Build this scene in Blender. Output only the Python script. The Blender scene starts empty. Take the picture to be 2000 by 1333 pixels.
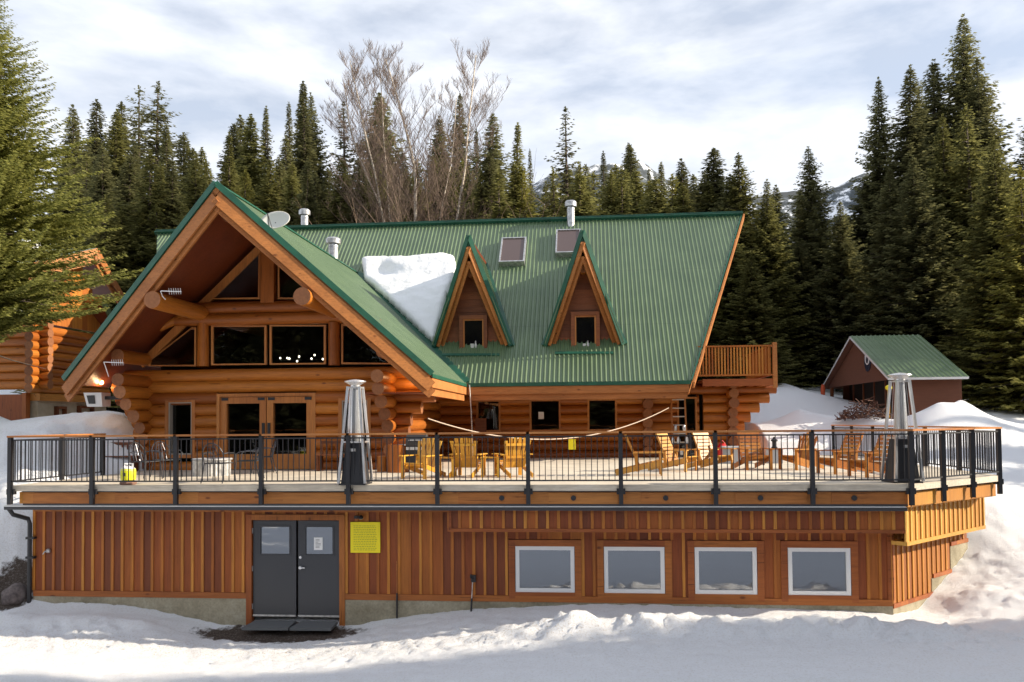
import bpy, bmesh, math, random
import numpy as np
from mathutils import Vector, Matrix, noise
random.seed(7)
R_ = math.radians
# ------------------------------------------------------------------ camera
EZ = 4.18; FPX = 1600.0; SH = 109.0
YAW, PIT, ROL = R_(5.36), R_(1.7), R_(0.5)
fw = Vector((-math.sin(YAW)*math.cos(PIT), math.cos(YAW)*math.cos(PIT), math.sin(PIT)))
rt = Vector((math.cos(YAW), math.sin(YAW), 0)); up = rt.cross(fw)
CR = rt*math.cos(ROL) - up*math.sin(ROL); CU = up*math.cos(ROL) + rt*math.sin(ROL)
sc = bpy.context.scene
col = sc.collection
cd = bpy.data.cameras.new('camera'); cam = bpy.data.objects.new('camera', cd); col.objects.link(cam)
m = Matrix((CR, CU, -fw)).transposed().to_4x4(); m.translation = Vector((0, 0, EZ)); cam.matrix_world = m
cd.sensor_width = 36; cd.lens = FPX/2000*36; cd.shift_y = SH/2000; cd.clip_end = 6000; cd.clip_start = .1
sc.camera = cam
# ------------------------------------------------------------------ light
SUN_EL, SUN_AZ = R_(24), R_(3.5)      # azimuth measured from +X towards +Y
sd = Vector((math.cos(SUN_EL)*math.cos(SUN_AZ), math.cos(SUN_EL)*math.sin(SUN_AZ), math.sin(SUN_EL)))
sl = bpy.data.lights.new('sun', 'SUN'); sl.energy = 5.0; sl.angle = R_(0.5); sl.color = (1, .88, .70)
so = bpy.data.objects.new('sun', sl); col.objects.link(so)
so.rotation_euler = sd.to_track_quat('Z', 'Y').to_euler()
w = bpy.data.worlds.new("World"); sc.world = w; w.use_nodes = True
nt = w.node_tree; N = nt.nodes; L = nt.links; bg = N['Background']
sky = N.new('ShaderNodeTexSky'); sky.sky_type = 'NISHITA'; sky.sun_disc = False
sky.sun_elevation = SUN_EL; sky.sun_rotation = math.pi/2 - SUN_AZ; sky.altitude = 1200; sky.air_density = 1.0; sky.dust_density = .6
tc = N.new('ShaderNodeTexCoord'); mp = N.new('ShaderNodeMapping')
mp.inputs['Scale'].default_value = (1.5, 1.5, 4.2); mp.inputs['Rotation'].default_value = (0, R_(14), R_(20)); mp.inputs['Location'].default_value = (.35, .2, .1)
L.new(tc.outputs['Generated'], mp.inputs[0])
n1 = N.new('ShaderNodeTexNoise'); n1.inputs['Scale'].default_value = 2.6; n1.inputs['Detail'].default_value = 7; n1.inputs['Roughness'].default_value = .55; n1.inputs['Distortion'].default_value = .15
L.new(mp.outputs[0], n1.inputs['Vector'])
cr = N.new('ShaderNodeValToRGB'); cr.color_ramp.elements[0].position = .36; cr.color_ramp.elements[1].position = .56
cr.color_ramp.elements[0].color = (.5, .5, .5, 1); cr.color_ramp.elements[1].color = (1, 1, 1, 1)
L.new(n1.outputs['Fac'], cr.inputs[0])
n2 = N.new('ShaderNodeTexNoise'); n2.inputs['Scale'].default_value = 4.5; n2.inputs['Detail'].default_value = 5
L.new(mp.outputs[0], n2.inputs['Vector'])
cc = N.new('ShaderNodeMix'); cc.data_type = 'RGBA'; cc.inputs['A'].default_value = (5.8, 6.25, 7.1, 1); cc.inputs['B'].default_value = (6.6, 6.7, 6.95, 1)
L.new(n2.outputs['Fac'], cc.inputs['Factor'])
mx = N.new('ShaderNodeMix'); mx.data_type = 'RGBA'
sx = N.new('ShaderNodeSeparateXYZ'); L.new(tc.outputs['Generated'], sx.inputs[0])
zr_ = N.new('ShaderNodeMapRange'); zr_.inputs['From Min'].default_value = .45; zr_.inputs['From Max'].default_value = .9; zr_.inputs['To Min'].default_value = 1; zr_.inputs['To Max'].default_value = .85
L.new(sx.outputs['Z'], zr_.inputs['Value']); mm = N.new('ShaderNodeMath'); mm.operation = 'MULTIPLY'; L.new(cr.outputs[0], mm.inputs[0]); L.new(zr_.outputs[0], mm.inputs[1])
L.new(mm.outputs[0], mx.inputs['Factor']); L.new(sky.outputs[0], mx.inputs['A']); L.new(cc.outputs['Result'], mx.inputs['B'])
L.new(mx.outputs['Result'], bg.inputs['Color']); bg.inputs['Strength'].default_value = .1
sc.view_settings.view_transform = 'Standard'; sc.view_settings.look = 'None'; sc.view_settings.gamma = 1
sc.view_settings.exposure = 0.72
sc.cycles.max_bounces = 6; sc.cycles.transparent_max_bounces = 12

# ------------------------------------------------------------------ helpers
def ray(px, py): return fw + CR*((px-1000)/FPX) - CU*((py-666.5-SH)/FPX)
def at(px, py, Y):
    r = ray(px, py); return r*(Y/r.y) + Vector((0, 0, EZ))
def atz(px, py, Z):
    r = ray(px, py); return r*((Z-EZ)/r.z) + Vector((0, 0, EZ))
def V(*a): return Vector(a)

class MB:
    def __init__(s): s.v = []; s.f = []; s.m = []; s.t = []
    def add(s, vs, fs, mat=0, tint=None):
        b = len(s.v); s.v += [tuple(p) for p in vs]
        if tint is None: tint = random.random()
        for f in fs: s.f.append(tuple(b+i for i in f)); s.m.append(mat); s.t.append(tint)
    def hexa(s, p, mat=0, tint=None):   # p: 4 bottom ccw + 4 top
        s.add(p, [(0,3,2,1),(4,5,6,7),(0,1,5,4),(1,2,6,5),(2,3,7,6),(3,0,4,7)], mat, tint)
    def box(s, x0, x1, y0, y1, z0, z1, mat=0, tint=None):
        s.hexa([(x0,y0,z0),(x1,y0,z0),(x1,y1,z0),(x0,y1,z0),(x0,y0,z1),(x1,y0,z1),(x1,y1,z1),(x0,y1,z1)], mat, tint)
    def ob(s, o, ax, ay, az, mat=0, tint=None):  # o corner, three edge vectors
        o = Vector(o)
        s.hexa([o, o+ax, o+ax+ay, o+ay, o+az, o+ax+az, o+ax+ay+az, o+ay+az], mat, tint)
    def bar(s, a, b, wd, th, upv=(0,0,1), mat=0, tint=None):  # rectangular bar a->b; wd along side, th along up
        a = Vector(a); b = Vector(b); d = b-a; u = Vector(upv); sd_ = d.cross(u)
        if sd_.length < 1e-6: sd_ = d.cross(Vector((1,0,0)))
        sd_.normalize(); u = sd_.cross(d).normalized()
        s.ob(a - sd_*wd/2 - u*th/2, d, sd_*wd, u*th, mat, tint)
    def cyl(s, a, b, r0, r1=None, n=10, mat=0, cap=None, tint=None, segs=1, wob=0):
        a = Vector(a); b = Vector(b); r1 = r0 if r1 is None else r1
        d = (b-a).normalized(); x = d.cross(Vector((0,0,1)))
        if x.length < 1e-3: x = d.cross(Vector((1,0,0)))
        x.normalize(); y = d.cross(x).normalized()
        if tint is None: tint = random.random()
        vs = []
        for k in range(segs+1):
            t = k/segs; c = a.lerp(b, t); r = (r0+(r1-r0)*t)*(1+random.uniform(-wob, wob))
            for i in range(n):
                an = 2*math.pi*i/n; vs.append(c + x*(math.cos(an)*r) + y*(math.sin(an)*r))
        fs = [(k*n+i, k*n+(i+1)%n, (k+1)*n+(i+1)%n, (k+1)*n+i) for k in range(segs) for i in range(n)]
        s.add(vs, fs, mat, tint)
        cm = mat if cap is None else cap
        s.add(vs[:n], [tuple(range(n-1, -1, -1))], cm, tint); s.add(vs[-n:], [tuple(range(n))], cm, tint)
    def tube(s, pts, r, n=6, mat=0, tint=None, r1=None):
        r1 = r if r1 is None else r1
        pts = [Vector(p) for p in pts]; k = len(pts)
        if tint is None: tint = random.random()
        vs = []; px = None
        for i, p in enumerate(pts):
            d = (pts[min(i+1, k-1)] - pts[max(i-1, 0)]).normalized()
            x = d.cross(Vector((0,0,1))) if px is None else px - d*px.dot(d)
            if x.length < 1e-3: x = d.cross(Vector((1,0,0)))
            x.normalize(); px = x; y = d.cross(x)
            rr = r+(r1-r)*i/(k-1)
            for j in range(n): an = 2*math.pi*j/n; vs.append(p + x*math.cos(an)*rr + y*math.sin(an)*rr)
        fs = [(i*n+j, i*n+(j+1)%n, (i+1)*n+(j+1)%n, (i+1)*n+j) for i in range(k-1) for j in range(n)]
        fs += [tuple(range(n-1, -1, -1)), tuple(range((k-1)*n, k*n))]
        s.add(vs, fs, mat, tint)
    def lathe(s, c, prof, n=16, mat=0, tint=None):   # prof [(r,z)]
        c = Vector(c); vs = []
        for r, z in prof:
            for j in range(n): an = 2*math.pi*j/n; vs.append(c + Vector((r*math.cos(an), r*math.sin(an), z)))
        k = len(prof)
        fs = [(i*n+j, i*n+(j+1)%n, (i+1)*n+(j+1)%n, (i+1)*n+j) for i in range(k-1) for j in range(n)]
        fs += [tuple(range(n-1, -1, -1)), tuple(range((k-1)*n, k*n))]
        s.add(vs, fs, mat, tint)
    def ext(s, poly, d, mat=0, mtop=None, mside=None, tint=None):  # polygon extruded by vector d; 'top' is the poly side
        poly = [Vector(p) for p in poly]; d = Vector(d); n = len(poly)
        if tint is None: tint = random.random()
        vs = poly + [p+d for p in poly]
        s.add(vs, [tuple(range(n))], mat if mtop is None else mtop, tint)
        s.add(vs, [tuple(range(2*n-1, n-1, -1))], mat, tint)
        s.add(vs, [(i, i+n, (i+1)%n+n, (i+1)%n) for i in range(n)], mat if mside is None else mside, tint)

def rootloc(p):
    o = Vector((0,0,0))
    while p is not None: o += Vector(p.location); p = p.parent
    return o
def build(name, mb, mats, parent=None, smooth=False, label=None, local=False):
    me = bpy.data.meshes.new(name)
    off = Vector((0,0,0)) if (local or parent is None) else rootloc(parent)
    vs = [(p[0]-off.x, p[1]-off.y, p[2]-off.z) for p in mb.v] if off.length else mb.v
    me.from_pydata(vs, [], mb.f)
    if not isinstance(mats, (list, tuple)): mats = [mats]
    for mt in mats: me.materials.append(mt)
    me.polygons.foreach_set('material_index', [min(i, len(mats)-1) for i in mb.m])
    at_ = me.attributes.new('tint', 'FLOAT', 'FACE'); at_.data.foreach_set('value', mb.t)
    if smooth: me.polygons.foreach_set('use_smooth', [True]*len(mb.f))
    me.validate(); me.update()
    bm = bmesh.new(); bm.from_mesh(me); bmesh.ops.recalc_face_normals(bm, faces=bm.faces); bm.to_mesh(me); bm.free()
    if smooth == 'auto':
        me.set_sharp_from_angle(angle=R_(40))
    o = bpy.data.objects.new(name, me); col.objects.link(o)
    if parent is not None: o.parent = parent
    if label: o['label'] = label
    return o
def tag(o, label=None, cat=None, group=None, kind=None):
    if label: o['label'] = label
    if cat: o['category'] = cat
    if group: o['group'] = group
    if kind: o['kind'] = kind
    return o
def thing(name, label, cat, loc=(0,0,0), group=None):
    o = bpy.data.objects.new(name, None); col.objects.link(o); o.location = loc; o.empty_display_size = .2
    return tag(o, label, cat, group)
def dup(root, loc, rz=0, label=None, group=None, scale=None):
    def cp(o, par):
        c = o.copy(); col.objects.link(c); c.parent = par
        for ch in o.children: cp(ch, c)
        return c
    r = cp(root, None); r.location = loc; r.rotation_euler = (0, 0, rz)
    if scale: r.scale = scale
    if label: r['label'] = label
    if group: r['group'] = group
    return r

# ------------------------------------------------------------------ materials
def mat(name, base, rough=.6, metal=0.0, spec=.5):
    mt = bpy.data.materials.new(name); mt.use_nodes = True
    b = mt.node_tree.nodes['Principled BSDF']
    b.inputs['Base Color'].default_value = (*base, 1); b.inputs['Roughness'].default_value = rough; b.inputs['Metallic'].default_value = metal
    b.inputs['Specular IOR Level'].default_value = spec
    return mt
def nd(mt, t, **k):
    n = mt.node_tree.nodes.new(t)
    for a, v in k.items(): setattr(n, a, v)
    return n
def ramp(mt, src, stops):
    r = nd(mt, 'ShaderNodeValToRGB'); e = r.color_ramp.elements
    while len(e) > 1: e.remove(e[-1])
    e[0].position = stops[0][0]; e[0].color = (*stops[0][1], 1)
    for p, c in stops[1:]:
        q = e.new(p); q.color = (*c, 1)
    mt.node_tree.links.new(src, r.inputs[0]); return r.outputs[0]
def noisen(mt, scale, det=5, rough=.55, vec=None, stretch=None, dist=0):
    tcn = nd(mt, 'ShaderNodeTexCoord'); mpn = nd(mt, 'ShaderNodeMapping')
    mpn.inputs['Scale'].default_value = stretch or (1, 1, 1)
    L_ = mt.node_tree.links; L_.new(vec or tcn.outputs['Object'], mpn.inputs[0])
    n = nd(mt, 'ShaderNodeTexNoise'); n.inputs['Scale'].default_value = scale; n.inputs['Detail'].default_value = det
    n.inputs['Roughness'].default_value = rough; n.inputs['Distortion'].default_value = dist
    L_.new(mpn.outputs[0], n.inputs['Vector']); return n.outputs['Fac']
def mixc(mt, fac, a, b, mode='MIX'):
    x = nd(mt, 'ShaderNodeMix'); x.data_type = 'RGBA'; x.blend_type = mode; L_ = mt.node_tree.links
    for s_, v in (('Factor', fac), ('A', a), ('B', b)):
        if isinstance(v, (int, float)): x.inputs[s_].default_value = v
        elif isinstance(v, tuple): x.inputs[s_].default_value = (*v, 1)
        else: L_.new(v, x.inputs[s_])
    return x.outputs['Result']
def bsdf(mt): return mt.node_tree.nodes['Principled BSDF']
def setc(mt, out): mt.node_tree.links.new(out, bsdf(mt).inputs['Base Color'])
def bump(mt, h, strength=.3, dist=.02):
    b = nd(mt, 'ShaderNodeBump'); b.inputs['Strength'].default_value = strength; b.inputs['Distance'].default_value = dist
    mt.node_tree.links.new(h, b.inputs['Height']); mt.node_tree.links.new(b.outputs[0], bsdf(mt).inputs['Normal'])
def tintn(mt):
    a = nd(mt, 'ShaderNodeAttribute'); a.attribute_name = 'tint'; return a.outputs['Fac']
def wood(name, stops, axis='x', rough=.45, knots=True, grain=.5, spec=.4):
    mt = mat(name, (0.4, .2, .1), rough, 0, spec)
    base = ramp(mt, tintn(mt), stops)
    st = {'x': (.35, 5, 5), 'y': (5, .35, 5), 'z': (5, 5, .35)}[axis]
    g = noisen(mt, 5, 6, .65, stretch=st)
    gc = ramp(mt, g, [(.3, (.42, .36, .32)), (.5, (.9, .88, .85)), (.7, (1.25, 1.2, 1.12))])
    c = mixc(mt, grain, base, gc, 'MULTIPLY')
    big = noisen(mt, .9, 3, stretch={'x': (.4, 1.5, 1.5), 'y': (1.5, .4, 1.5), 'z': (1.5, 1.5, .4)}[axis])
    c = mixc(mt, .55, c, ramp(mt, big, [(.3, (.6, .52, .45)), (.65, (1.12, 1.12, 1.12))]), 'MULTIPLY')
    if knots:
        v = nd(mt, 'ShaderNodeTexVoronoi'); v.inputs['Scale'].default_value = 3.2
        tcn = nd(mt, 'ShaderNodeTexCoord'); mpn = nd(mt, 'ShaderNodeMapping'); mpn.inputs['Scale'].default_value = {'x': (.45, 1, 1), 'y': (1, .45, 1), 'z': (1, 1, .45)}[axis]
        mt.node_tree.links.new(tcn.outputs['Object'], mpn.inputs[0]); mt.node_tree.links.new(mpn.outputs[0], v.inputs['Vector'])
        kc = ramp(mt, v.outputs['Distance'], [(.05, (.3, .2, .15)), (.12, (1, 1, 1))])
        c = mixc(mt, .85, c, kc, 'MULTIPLY')
    if knots:
        ck = noisen(mt, 7, 3, .5, stretch={'x': (.16, 6, 6), 'y': (6, .16, 6), 'z': (6, 6, .16)}[axis])
        c = mixc(mt, .8, c, ramp(mt, ck, [(.30, (.22, .16, .12)), (.345, (1, 1, 1))]), 'MULTIPLY')
    setc(mt, c); bump(mt, g, .25, .01); return mt
LOGS = [(0, (.30, .085, .012)), (.5, (.42, .135, .018)), (1, (.52, .19, .028))]
log_x = wood('log_x', LOGS, 'x'); log_y = wood('log_y', LOGS, 'y'); log_z = wood('log_z', LOGS, 'z')
log_end = mat('log_end', (.30, .13, .06), .7); 
setc(log_end, mixc(log_end, .6, ramp(log_end, tintn(log_end), [(0, (.20, .070, .025)), (1, (.34, .14, .055))]), ramp(log_end, noisen(log_end, 14, 3), [(.3, (.6, .55, .5)), (.7, (1.2, 1.15, 1.1))]), 'MULTIPLY'))
SID = [(0, (.17, .046, .017)), (.2, (.24, .058, .015)), (.6, (.30, .076, .016)), (.85, (.36, .105, .018)), (1, (.42, .15, .025))]
board_z = wood('siding_board', SID, 'z', .6, knots=False)
batten_z = wood('siding_batten', [(0, (.36, .11, .018)), (.5, (.47, .17, .024)), (1, (.56, .235, .038))], 'z', .55, knots=False)
trim_x = wood('trim_wood', [(0, (.28, .075, .018)), (.5, (.36, .105, .024)), (1, (.42, .145, .03))], 'x', .55)
trim_z = wood('trim_wood_upright', [(0, (.28, .075, .018)), (.5, (.36, .105, .024)), (1, (.42, .145, .03))], 'z', .55)
soffit_m = mat('soffit_plank', (.2, .05, .02), .38)
_tc = nd(soffit_m, 'ShaderNodeTexCoord'); _sx = nd(soffit_m, 'ShaderNodeSeparateXYZ'); soffit_m.node_tree.links.new(_tc.outputs['Object'], _sx.inputs[0])
_fm = nd(soffit_m, 'ShaderNodeMath', operation='MULTIPLY'); _fm.inputs[1].default_value = 7.5; soffit_m.node_tree.links.new(_sx.outputs['X'], _fm.inputs[0])
_ff = nd(soffit_m, 'ShaderNodeMath', operation='FRACT'); soffit_m.node_tree.links.new(_fm.outputs[0], _ff.inputs[0])
_fl = nd(soffit_m, 'ShaderNodeMath', operation='FLOOR'); soffit_m.node_tree.links.new(_fm.outputs[0], _fl.inputs[0])
_wn = nd(soffit_m, 'ShaderNodeTexWhiteNoise'); _wn.noise_dimensions = '1D'; soffit_m.node_tree.links.new(_fl.outputs[0], _wn.inputs['W'])
setc(soffit_m, mixc(soffit_m, .9, ramp(soffit_m, _wn.outputs['Value'], [(0, (.34, .085, .022)), (1, (.48, .14, .035))]), ramp(soffit_m, _ff.outputs[0], [(0, (.25, .2, .2)), (.10, (1, 1, 1)), (.9, (1, 1, 1)), (1, (.25, .2, .2))]), 'MULTIPLY'))
barge_m = wood('barge_wood', [(0, (.36, .135, .038)), (1, (.50, .20, .055))], 'x', .6)
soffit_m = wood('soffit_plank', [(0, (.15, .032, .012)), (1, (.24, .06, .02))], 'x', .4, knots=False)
frame_m = wood('window_frame_wood', [(0, (.44, .16, .04)), (1, (.54, .23, .06))], 'z', .5, knots=False)
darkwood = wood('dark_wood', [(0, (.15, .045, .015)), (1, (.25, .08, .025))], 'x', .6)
chair_m = wood('chair_wood', [(0, (.46, .19, .03)), (.5, (.58, .28, .05)), (1, (.66, .36, .08))], 'z', .45, knots=False, grain=.35)
chair_red = wood('chair_red_wood', [(0, (.38, .12, .018)), (.5, (.48, .18, .026)), (1, (.56, .24, .04))], 'z', .5, knots=False, grain=.4)
chair_gold = wood('chair_gold_wood', [(0, (.60, .28, .03)), (1, (.78, .45, .06))], 'z', .4, knots=False, grain=.3)
green = mat('green_metal_roof', (.07, .19, .11), .36, 0.0, .8)
setc(green, ramp(green, noisen(green, 1.1, 6, .6), [(.3, (.084, .140, .068)), (.7, (.120, .184, .092))]))
_g1 = ramp(green, noisen(green, 2.2, 6, .7, stretch=(3, .25, .25)), [(.3, (.82, .84, .84)), (.7, (1.12, 1.1, 1.06))])
_tcg = nd(green, 'ShaderNodeTexCoord'); _sg = nd(green, 'ShaderNodeSeparateXYZ'); green.node_tree.links.new(_tcg.outputs['Object'], _sg.inputs[0])
_mg = nd(green, 'ShaderNodeMath', operation='MULTIPLY'); _mg.inputs[1].default_value = .42; green.node_tree.links.new(_sg.outputs['Z'], _mg.inputs[0])
_fg = nd(green, 'ShaderNodeMath', operation='FRACT'); green.node_tree.links.new(_mg.outputs[0], _fg.inputs[0])
_c = mixc(green, .9, bsdf(green).inputs['Base Color'].links[0].from_socket, _g1, 'MULTIPLY'); _c = mixc(green, .7, _c, ramp(green, _fg.outputs[0], [(0, (.45, .45, .45)), (.012, (1, 1, 1))]), 'MULTIPLY'); setc(green, _c)
bump(green, noisen(green, 3, 3), .08, .05)
green_trim = mat('green_trim', (.012, .12, .07), .45)
setc(green_trim, ramp(green_trim, noisen(green_trim, 3, 4), [(.3, (.006, .060, .036)), (.7, (.014, .105, .062))]))
green_pale = mat('green_pale', (.12, .24, .12), .5)
black_m = mat('black_metal', (.018, .018, .022), .45, .0, .5)
dark_gray = mat('dark_gray', (.045, .045, .05), .5)
steel = mat('brushed_steel', (.62, .62, .63), .32, .7)
setc(steel, ramp(steel, noisen(steel, 6, 4, stretch=(6, 6, .4)), [(.3, (.58, .58, .59)), (.7, (.86, .86, .87))]))
galv = mat('galvanised', (.6, .6, .6), .4, .8); setc(galv, ramp(galv, noisen(galv, 9, 4), [(.3, (.35, .35, .36)), (.7, (.7, .7, .7))]))
white_m = mat('white_paint', (.78, .78, .78), .4)
conc = mat('concrete', (.3, .27, .2), .9); setc(conc, mixc(conc, .8, ramp(conc, noisen(conc, 1.2, 6, .65), [(.3, (.20, .17, .11)), (.55, (.36, .32, .23)), (.75, (.46, .42, .33))]), ramp(conc, noisen(conc, 25, 4), [(.3, (.75, .75, .75)), (.7, (1.1, 1.1, 1.1))]), 'MULTIPLY')); bump(conc, noisen(conc, 20, 5), .4, .01)
decktop = mat('deck_surface', (.55, .48, .38), .85); setc(decktop, mixc(decktop, .8, ramp(decktop, noisen(decktop, .8, 6, .65), [(.25, (.46, .41, .34)), (.6, (.68, .60, .48)), (.8, (.74, .68, .58))]), ramp(decktop, noisen(decktop, 9, 5, stretch=(.3, 3, 3)), [(.3, (.75, .72, .7)), (.7, (1.08, 1.08, 1.08))]), 'MULTIPLY')); bump(decktop, noisen(decktop, 14, 4), .3, .01)
yellow = mat('yellow_sign', (.92, .76, .012), .5)
paper = mat('paper', (.8, .8, .8), .7)
def snow_mat():
    mt = mat('snow', (.88, .89, .92), .65, 0, .25)
    b = bsdf(mt)
    a = nd(mt, 'ShaderNodeAttribute'); a.attribute_name = 'dirt'
    nn = noisen(mt, 5, 7, .7); n2_ = noisen(mt, 24, 5, .7)
    m1 = nd(mt, 'ShaderNodeMath', operation='ADD'); mt.node_tree.links.new(a.outputs['Fac'], m1.inputs[0])
    m2 = nd(mt, 'ShaderNodeMath', operation='MULTIPLY'); m2.inputs[1].default_value = .9; mt.node_tree.links.new(nn, m2.inputs[0]); 
    m3 = nd(mt, 'ShaderNodeMath', operation='SUBTRACT'); m3.inputs[1].default_value = .45; mt.node_tree.links.new(m2.outputs[0], m3.inputs[0])
    mt.node_tree.links.new(m3.outputs[0], m1.inputs[1])
    dm = ramp(mt, m1.outputs[0], [(.45, (0, 0, 0)), (.62, (1, 1, 1))])
    soil = ramp(mt, n2_, [(.3, (.035, .025, .02)), (.55, (.10, .075, .06)), (.75, (.30, .28, .27))])
    b2 = nd(mt, 'ShaderNodeAttribute'); b2.attribute_name = 'grime'
    spk = ramp(mt, n2_, [(.50, (0, 0, 0)), (.68, (1, 1, 1))])
    g = nd(mt, 'ShaderNodeMath', operation='MULTIPLY'); mt.node_tree.links.new(b2.outputs['Fac'], g.inputs[0]); mt.node_tree.links.new(spk, g.inputs[1])
    c = mixc(mt, g.outputs[0], (.88, .89, .92), (.52, .45, .36))
    c = mixc(mt, dm, c, soil); setc(mt, c)
    h = mixc(mt, .65, noisen(mt, 5, 8, .7), noisen(mt, 38, 6, .75))
    bump(mt, h, .9, .07)
    b.inputs['Subsurface Weight'].default_value = 0
    return mt
snow = snow_mat()
snow_roof = mat('roof_snow', (.90, .91, .94), .6, 0, .2); bump(snow_roof, noisen(snow_roof, 7, 8, .7), .6, .06)
def glass_mat(name, refl, tint):
    mt = bpy.data.materials.new(name); mt.use_nodes = True; t = mt.node_tree; n = t.nodes; n.remove(n['Principled BSDF'])
    out = n['Material Output']; gl = n.new('ShaderNodeBsdfGlossy'); gl.inputs['Roughness'].default_value = .02; gl.inputs['Color'].default_value = (.9, .92, .95, 1)
    tr = n.new('ShaderNodeBsdfTransparent'); tr.inputs['Color'].default_value = (*tint, 1)
    fr = n.new('ShaderNodeFresnel'); fr.inputs[0].default_value = 1.5
    md = n.new('ShaderNodeMath'); md.operation = 'MULTIPLY_ADD'; md.inputs[1].default_value = .9; md.inputs[2].default_value = refl; md.use_clamp = True
    t.links.new(fr.outputs[0], md.inputs[0])
    mx_ = n.new('ShaderNodeMixShader'); t.links.new(md.outputs[0], mx_.inputs[0]); t.links.new(tr.outputs[0], mx_.inputs[1]); t.links.new(gl.outputs[0], mx_.inputs[2])
    bp = n.new('ShaderNodeBump'); bp.inputs['Strength'].default_value = .06; bp.inputs['Distance'].default_value = .05
    ns = n.new('ShaderNodeTexNoise'); ns.inputs['Scale'].default_value = 1.2; tq = n.new('ShaderNodeTexCoord'); t.links.new(tq.outputs['Object'], ns.inputs['Vector'])
    t.links.new(ns.outputs['Fac'], bp.inputs['Height']); t.links.new(bp.outputs[0], gl.inputs['Normal'])
    t.links.new(mx_.outputs[0], out.inputs['Surface']); return mt
glass = glass_mat('window_glass', .02, (.55, .58, .6))
glass_low = glass_mat('basement_glass', .24, (.4, .45, .5))
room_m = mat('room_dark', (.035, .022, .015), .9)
def emit(name, c, s_):
    mt = mat(name, c, .5); b = bsdf(mt); b.inputs['Emission Color'].default_value = (*c, 1); b.inputs['Emission Strength'].default_value = s_; return mt
bulb_m = emit('bulb_glow', (1, .62, .22), 9)

# ------------------------------------------------------------------ terrain
DZ = 2.84            # deck level
def tp(px, py, Y): p = at(px, py, Y); return (p.x, p.y, p.z)
ctrl = [(-10.2,13.4,-.25),(-1.3,13.6,-.15),(7.2,13.8,-.02),(-13.8,16.6,-.15),(-6.5,17.3,-.42),(-2.5,16.6,-.12),(0,15.4,.0),(3,15.4,.03),(7,15.6,.05),(8.5,17.2,.1),
 (-12.4,17.9,.02),(-8.4,17.9,-.36),(-5.2,17.9,-.32),(-3.2,17.9,-.02),(0,17.7,.16),(3,17.7,.12),(6,17.7,.08),
 (7.3,18.65,-.02),(8.3,19.75,.50),(9.2,20.5,.98),(9.9,21.3,1.5),(10.1,22.5,2.1),(8.5,18.7,.38),(9.7,19.8,.82),(8.9,20.0,.68),(11.5,20.2,.95),(13.5,20.5,1.0),(10.6,18.2,.4),(14,18.3,.35),(18,19,.7),(18,23,2.0),
 (9.8,26,2.75),(9.5,31,2.9),(14,27,2.8),(13,32,3.2),(20,30,3.1),(20,24,2.3),(26,30,3.2),(30,22,2.0),(30,12,.2),(18,8,-.4),(-15,8,-.4),(0,4,-.5),(0,-10,-.6),(-40,-20,-.3),(40,-20,-.3),(60,10,1.5),
 tp(1462,838,33),tp(1490,770,37),tp(1530,748,41),tp(1570,765,42),tp(1600,792,38),tp(1650,815,34),tp(1700,815,32),tp(1560,800,34),
 tp(1780,815,30.5),tp(1830,788,31),tp(1870,785,31.5),tp(1920,805,31),tp(1945,830,29.5),tp(1990,838,30),tp(1850,800,36),tp(1700,790,42),tp(1560,740,50),tp(1620,745,48),
 (-13.6,18.0,.25),(-14.0,18.5,1.1),(-14.2,19.3,2.6),(-13.6,20.5,2.9),(-14.2,22,3.0),(-17,19.5,2.7),(-16.5,18.3,.9),(-20,17.8,.5),(-22,20,2.9),(-30,20,2.9),(-28,14,.0),
 tp(0,812,24),tp(62,846,24.5),(-19.5,27,3.6),(-18,29,3.7),tp(125,818,25),tp(165,810,25),tp(215,803,24.5),tp(215,838,22.8),tp(100,842,22),(-19,25,4.1),(-16,28,4.0),(-24,30,4.0),(-15,35,3.6),(-12,36,3.4),(0,40,3.4),(8,36,3.5),(7.5,30,2.95),
 (-20,50,5),(0,55,5),(20,55,7.2),(40,55,7.5),(60,50,8),(-50,50,6),(0,80,10),(40,80,13),(-50,80,12),(0,120,20),(-60,120,26),(60,120,24),(-60,30,4),(70,30,4),(0,200,34),(-120,150,36),(120,150,36),(0,300,50),(-250,250,60),(250,250,60),(-200,50,15),(200,50,15),(0,-90,8),(-120,-60,4),(120,-60,4),(-250,-250,20),(250,-250,20)]
CP = np.array(ctrl)
def _k(a, b): return np.sqrt(((a[:, None, :]-b[None, :, :])**2).sum(-1)+.02)
_n = len(CP); A_ = np.zeros((_n+3, _n+3)); A_[:_n, :_n] = _k(CP[:, :2], CP[:, :2]) + 0*np.eye(_n)
A_[:_n, _n] = 1; A_[:_n, _n+1:] = CP[:, :2]; A_[_n, :_n] = 1; A_[_n+1:, :_n] = CP[:, :2].T
W_ = np.linalg.solve(A_, np.concatenate([CP[:, 2], [0, 0, 0]]))
def tz_np(X, Y):
    P_ = np.stack([X, Y], 1); return _k(P_, CP[:, :2])@W_[:_n] + W_[_n] + P_@W_[_n+1:]
def gz(x, y): return float(tz_np(np.array([x]), np.array([y]))[0])
def grid_axis(segs):
    out = []
    for a, b, st in segs: out += list(np.arange(a, b-1e-6, st))
    out.append(segs[-1][1]); return np.array(out)
GX = grid_axis([(-400, -120, 28), (-120, -40, 8), (-40, -16, .8), (-16, 15, .085), (15, 40, .6), (40, 120, 8), (120, 400, 28)])
GY = grid_axis([(-400, -80, 30), (-80, 0, 8), (0, 11, 1), (11, 20.5, .075), (20.5, 34, .22), (34, 70, 1.2), (70, 150, 8), (150, 400, 25)])
XX, YY = np.meshgrid(GX, GY); fx, fy = XX.ravel(), YY.ravel()
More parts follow.
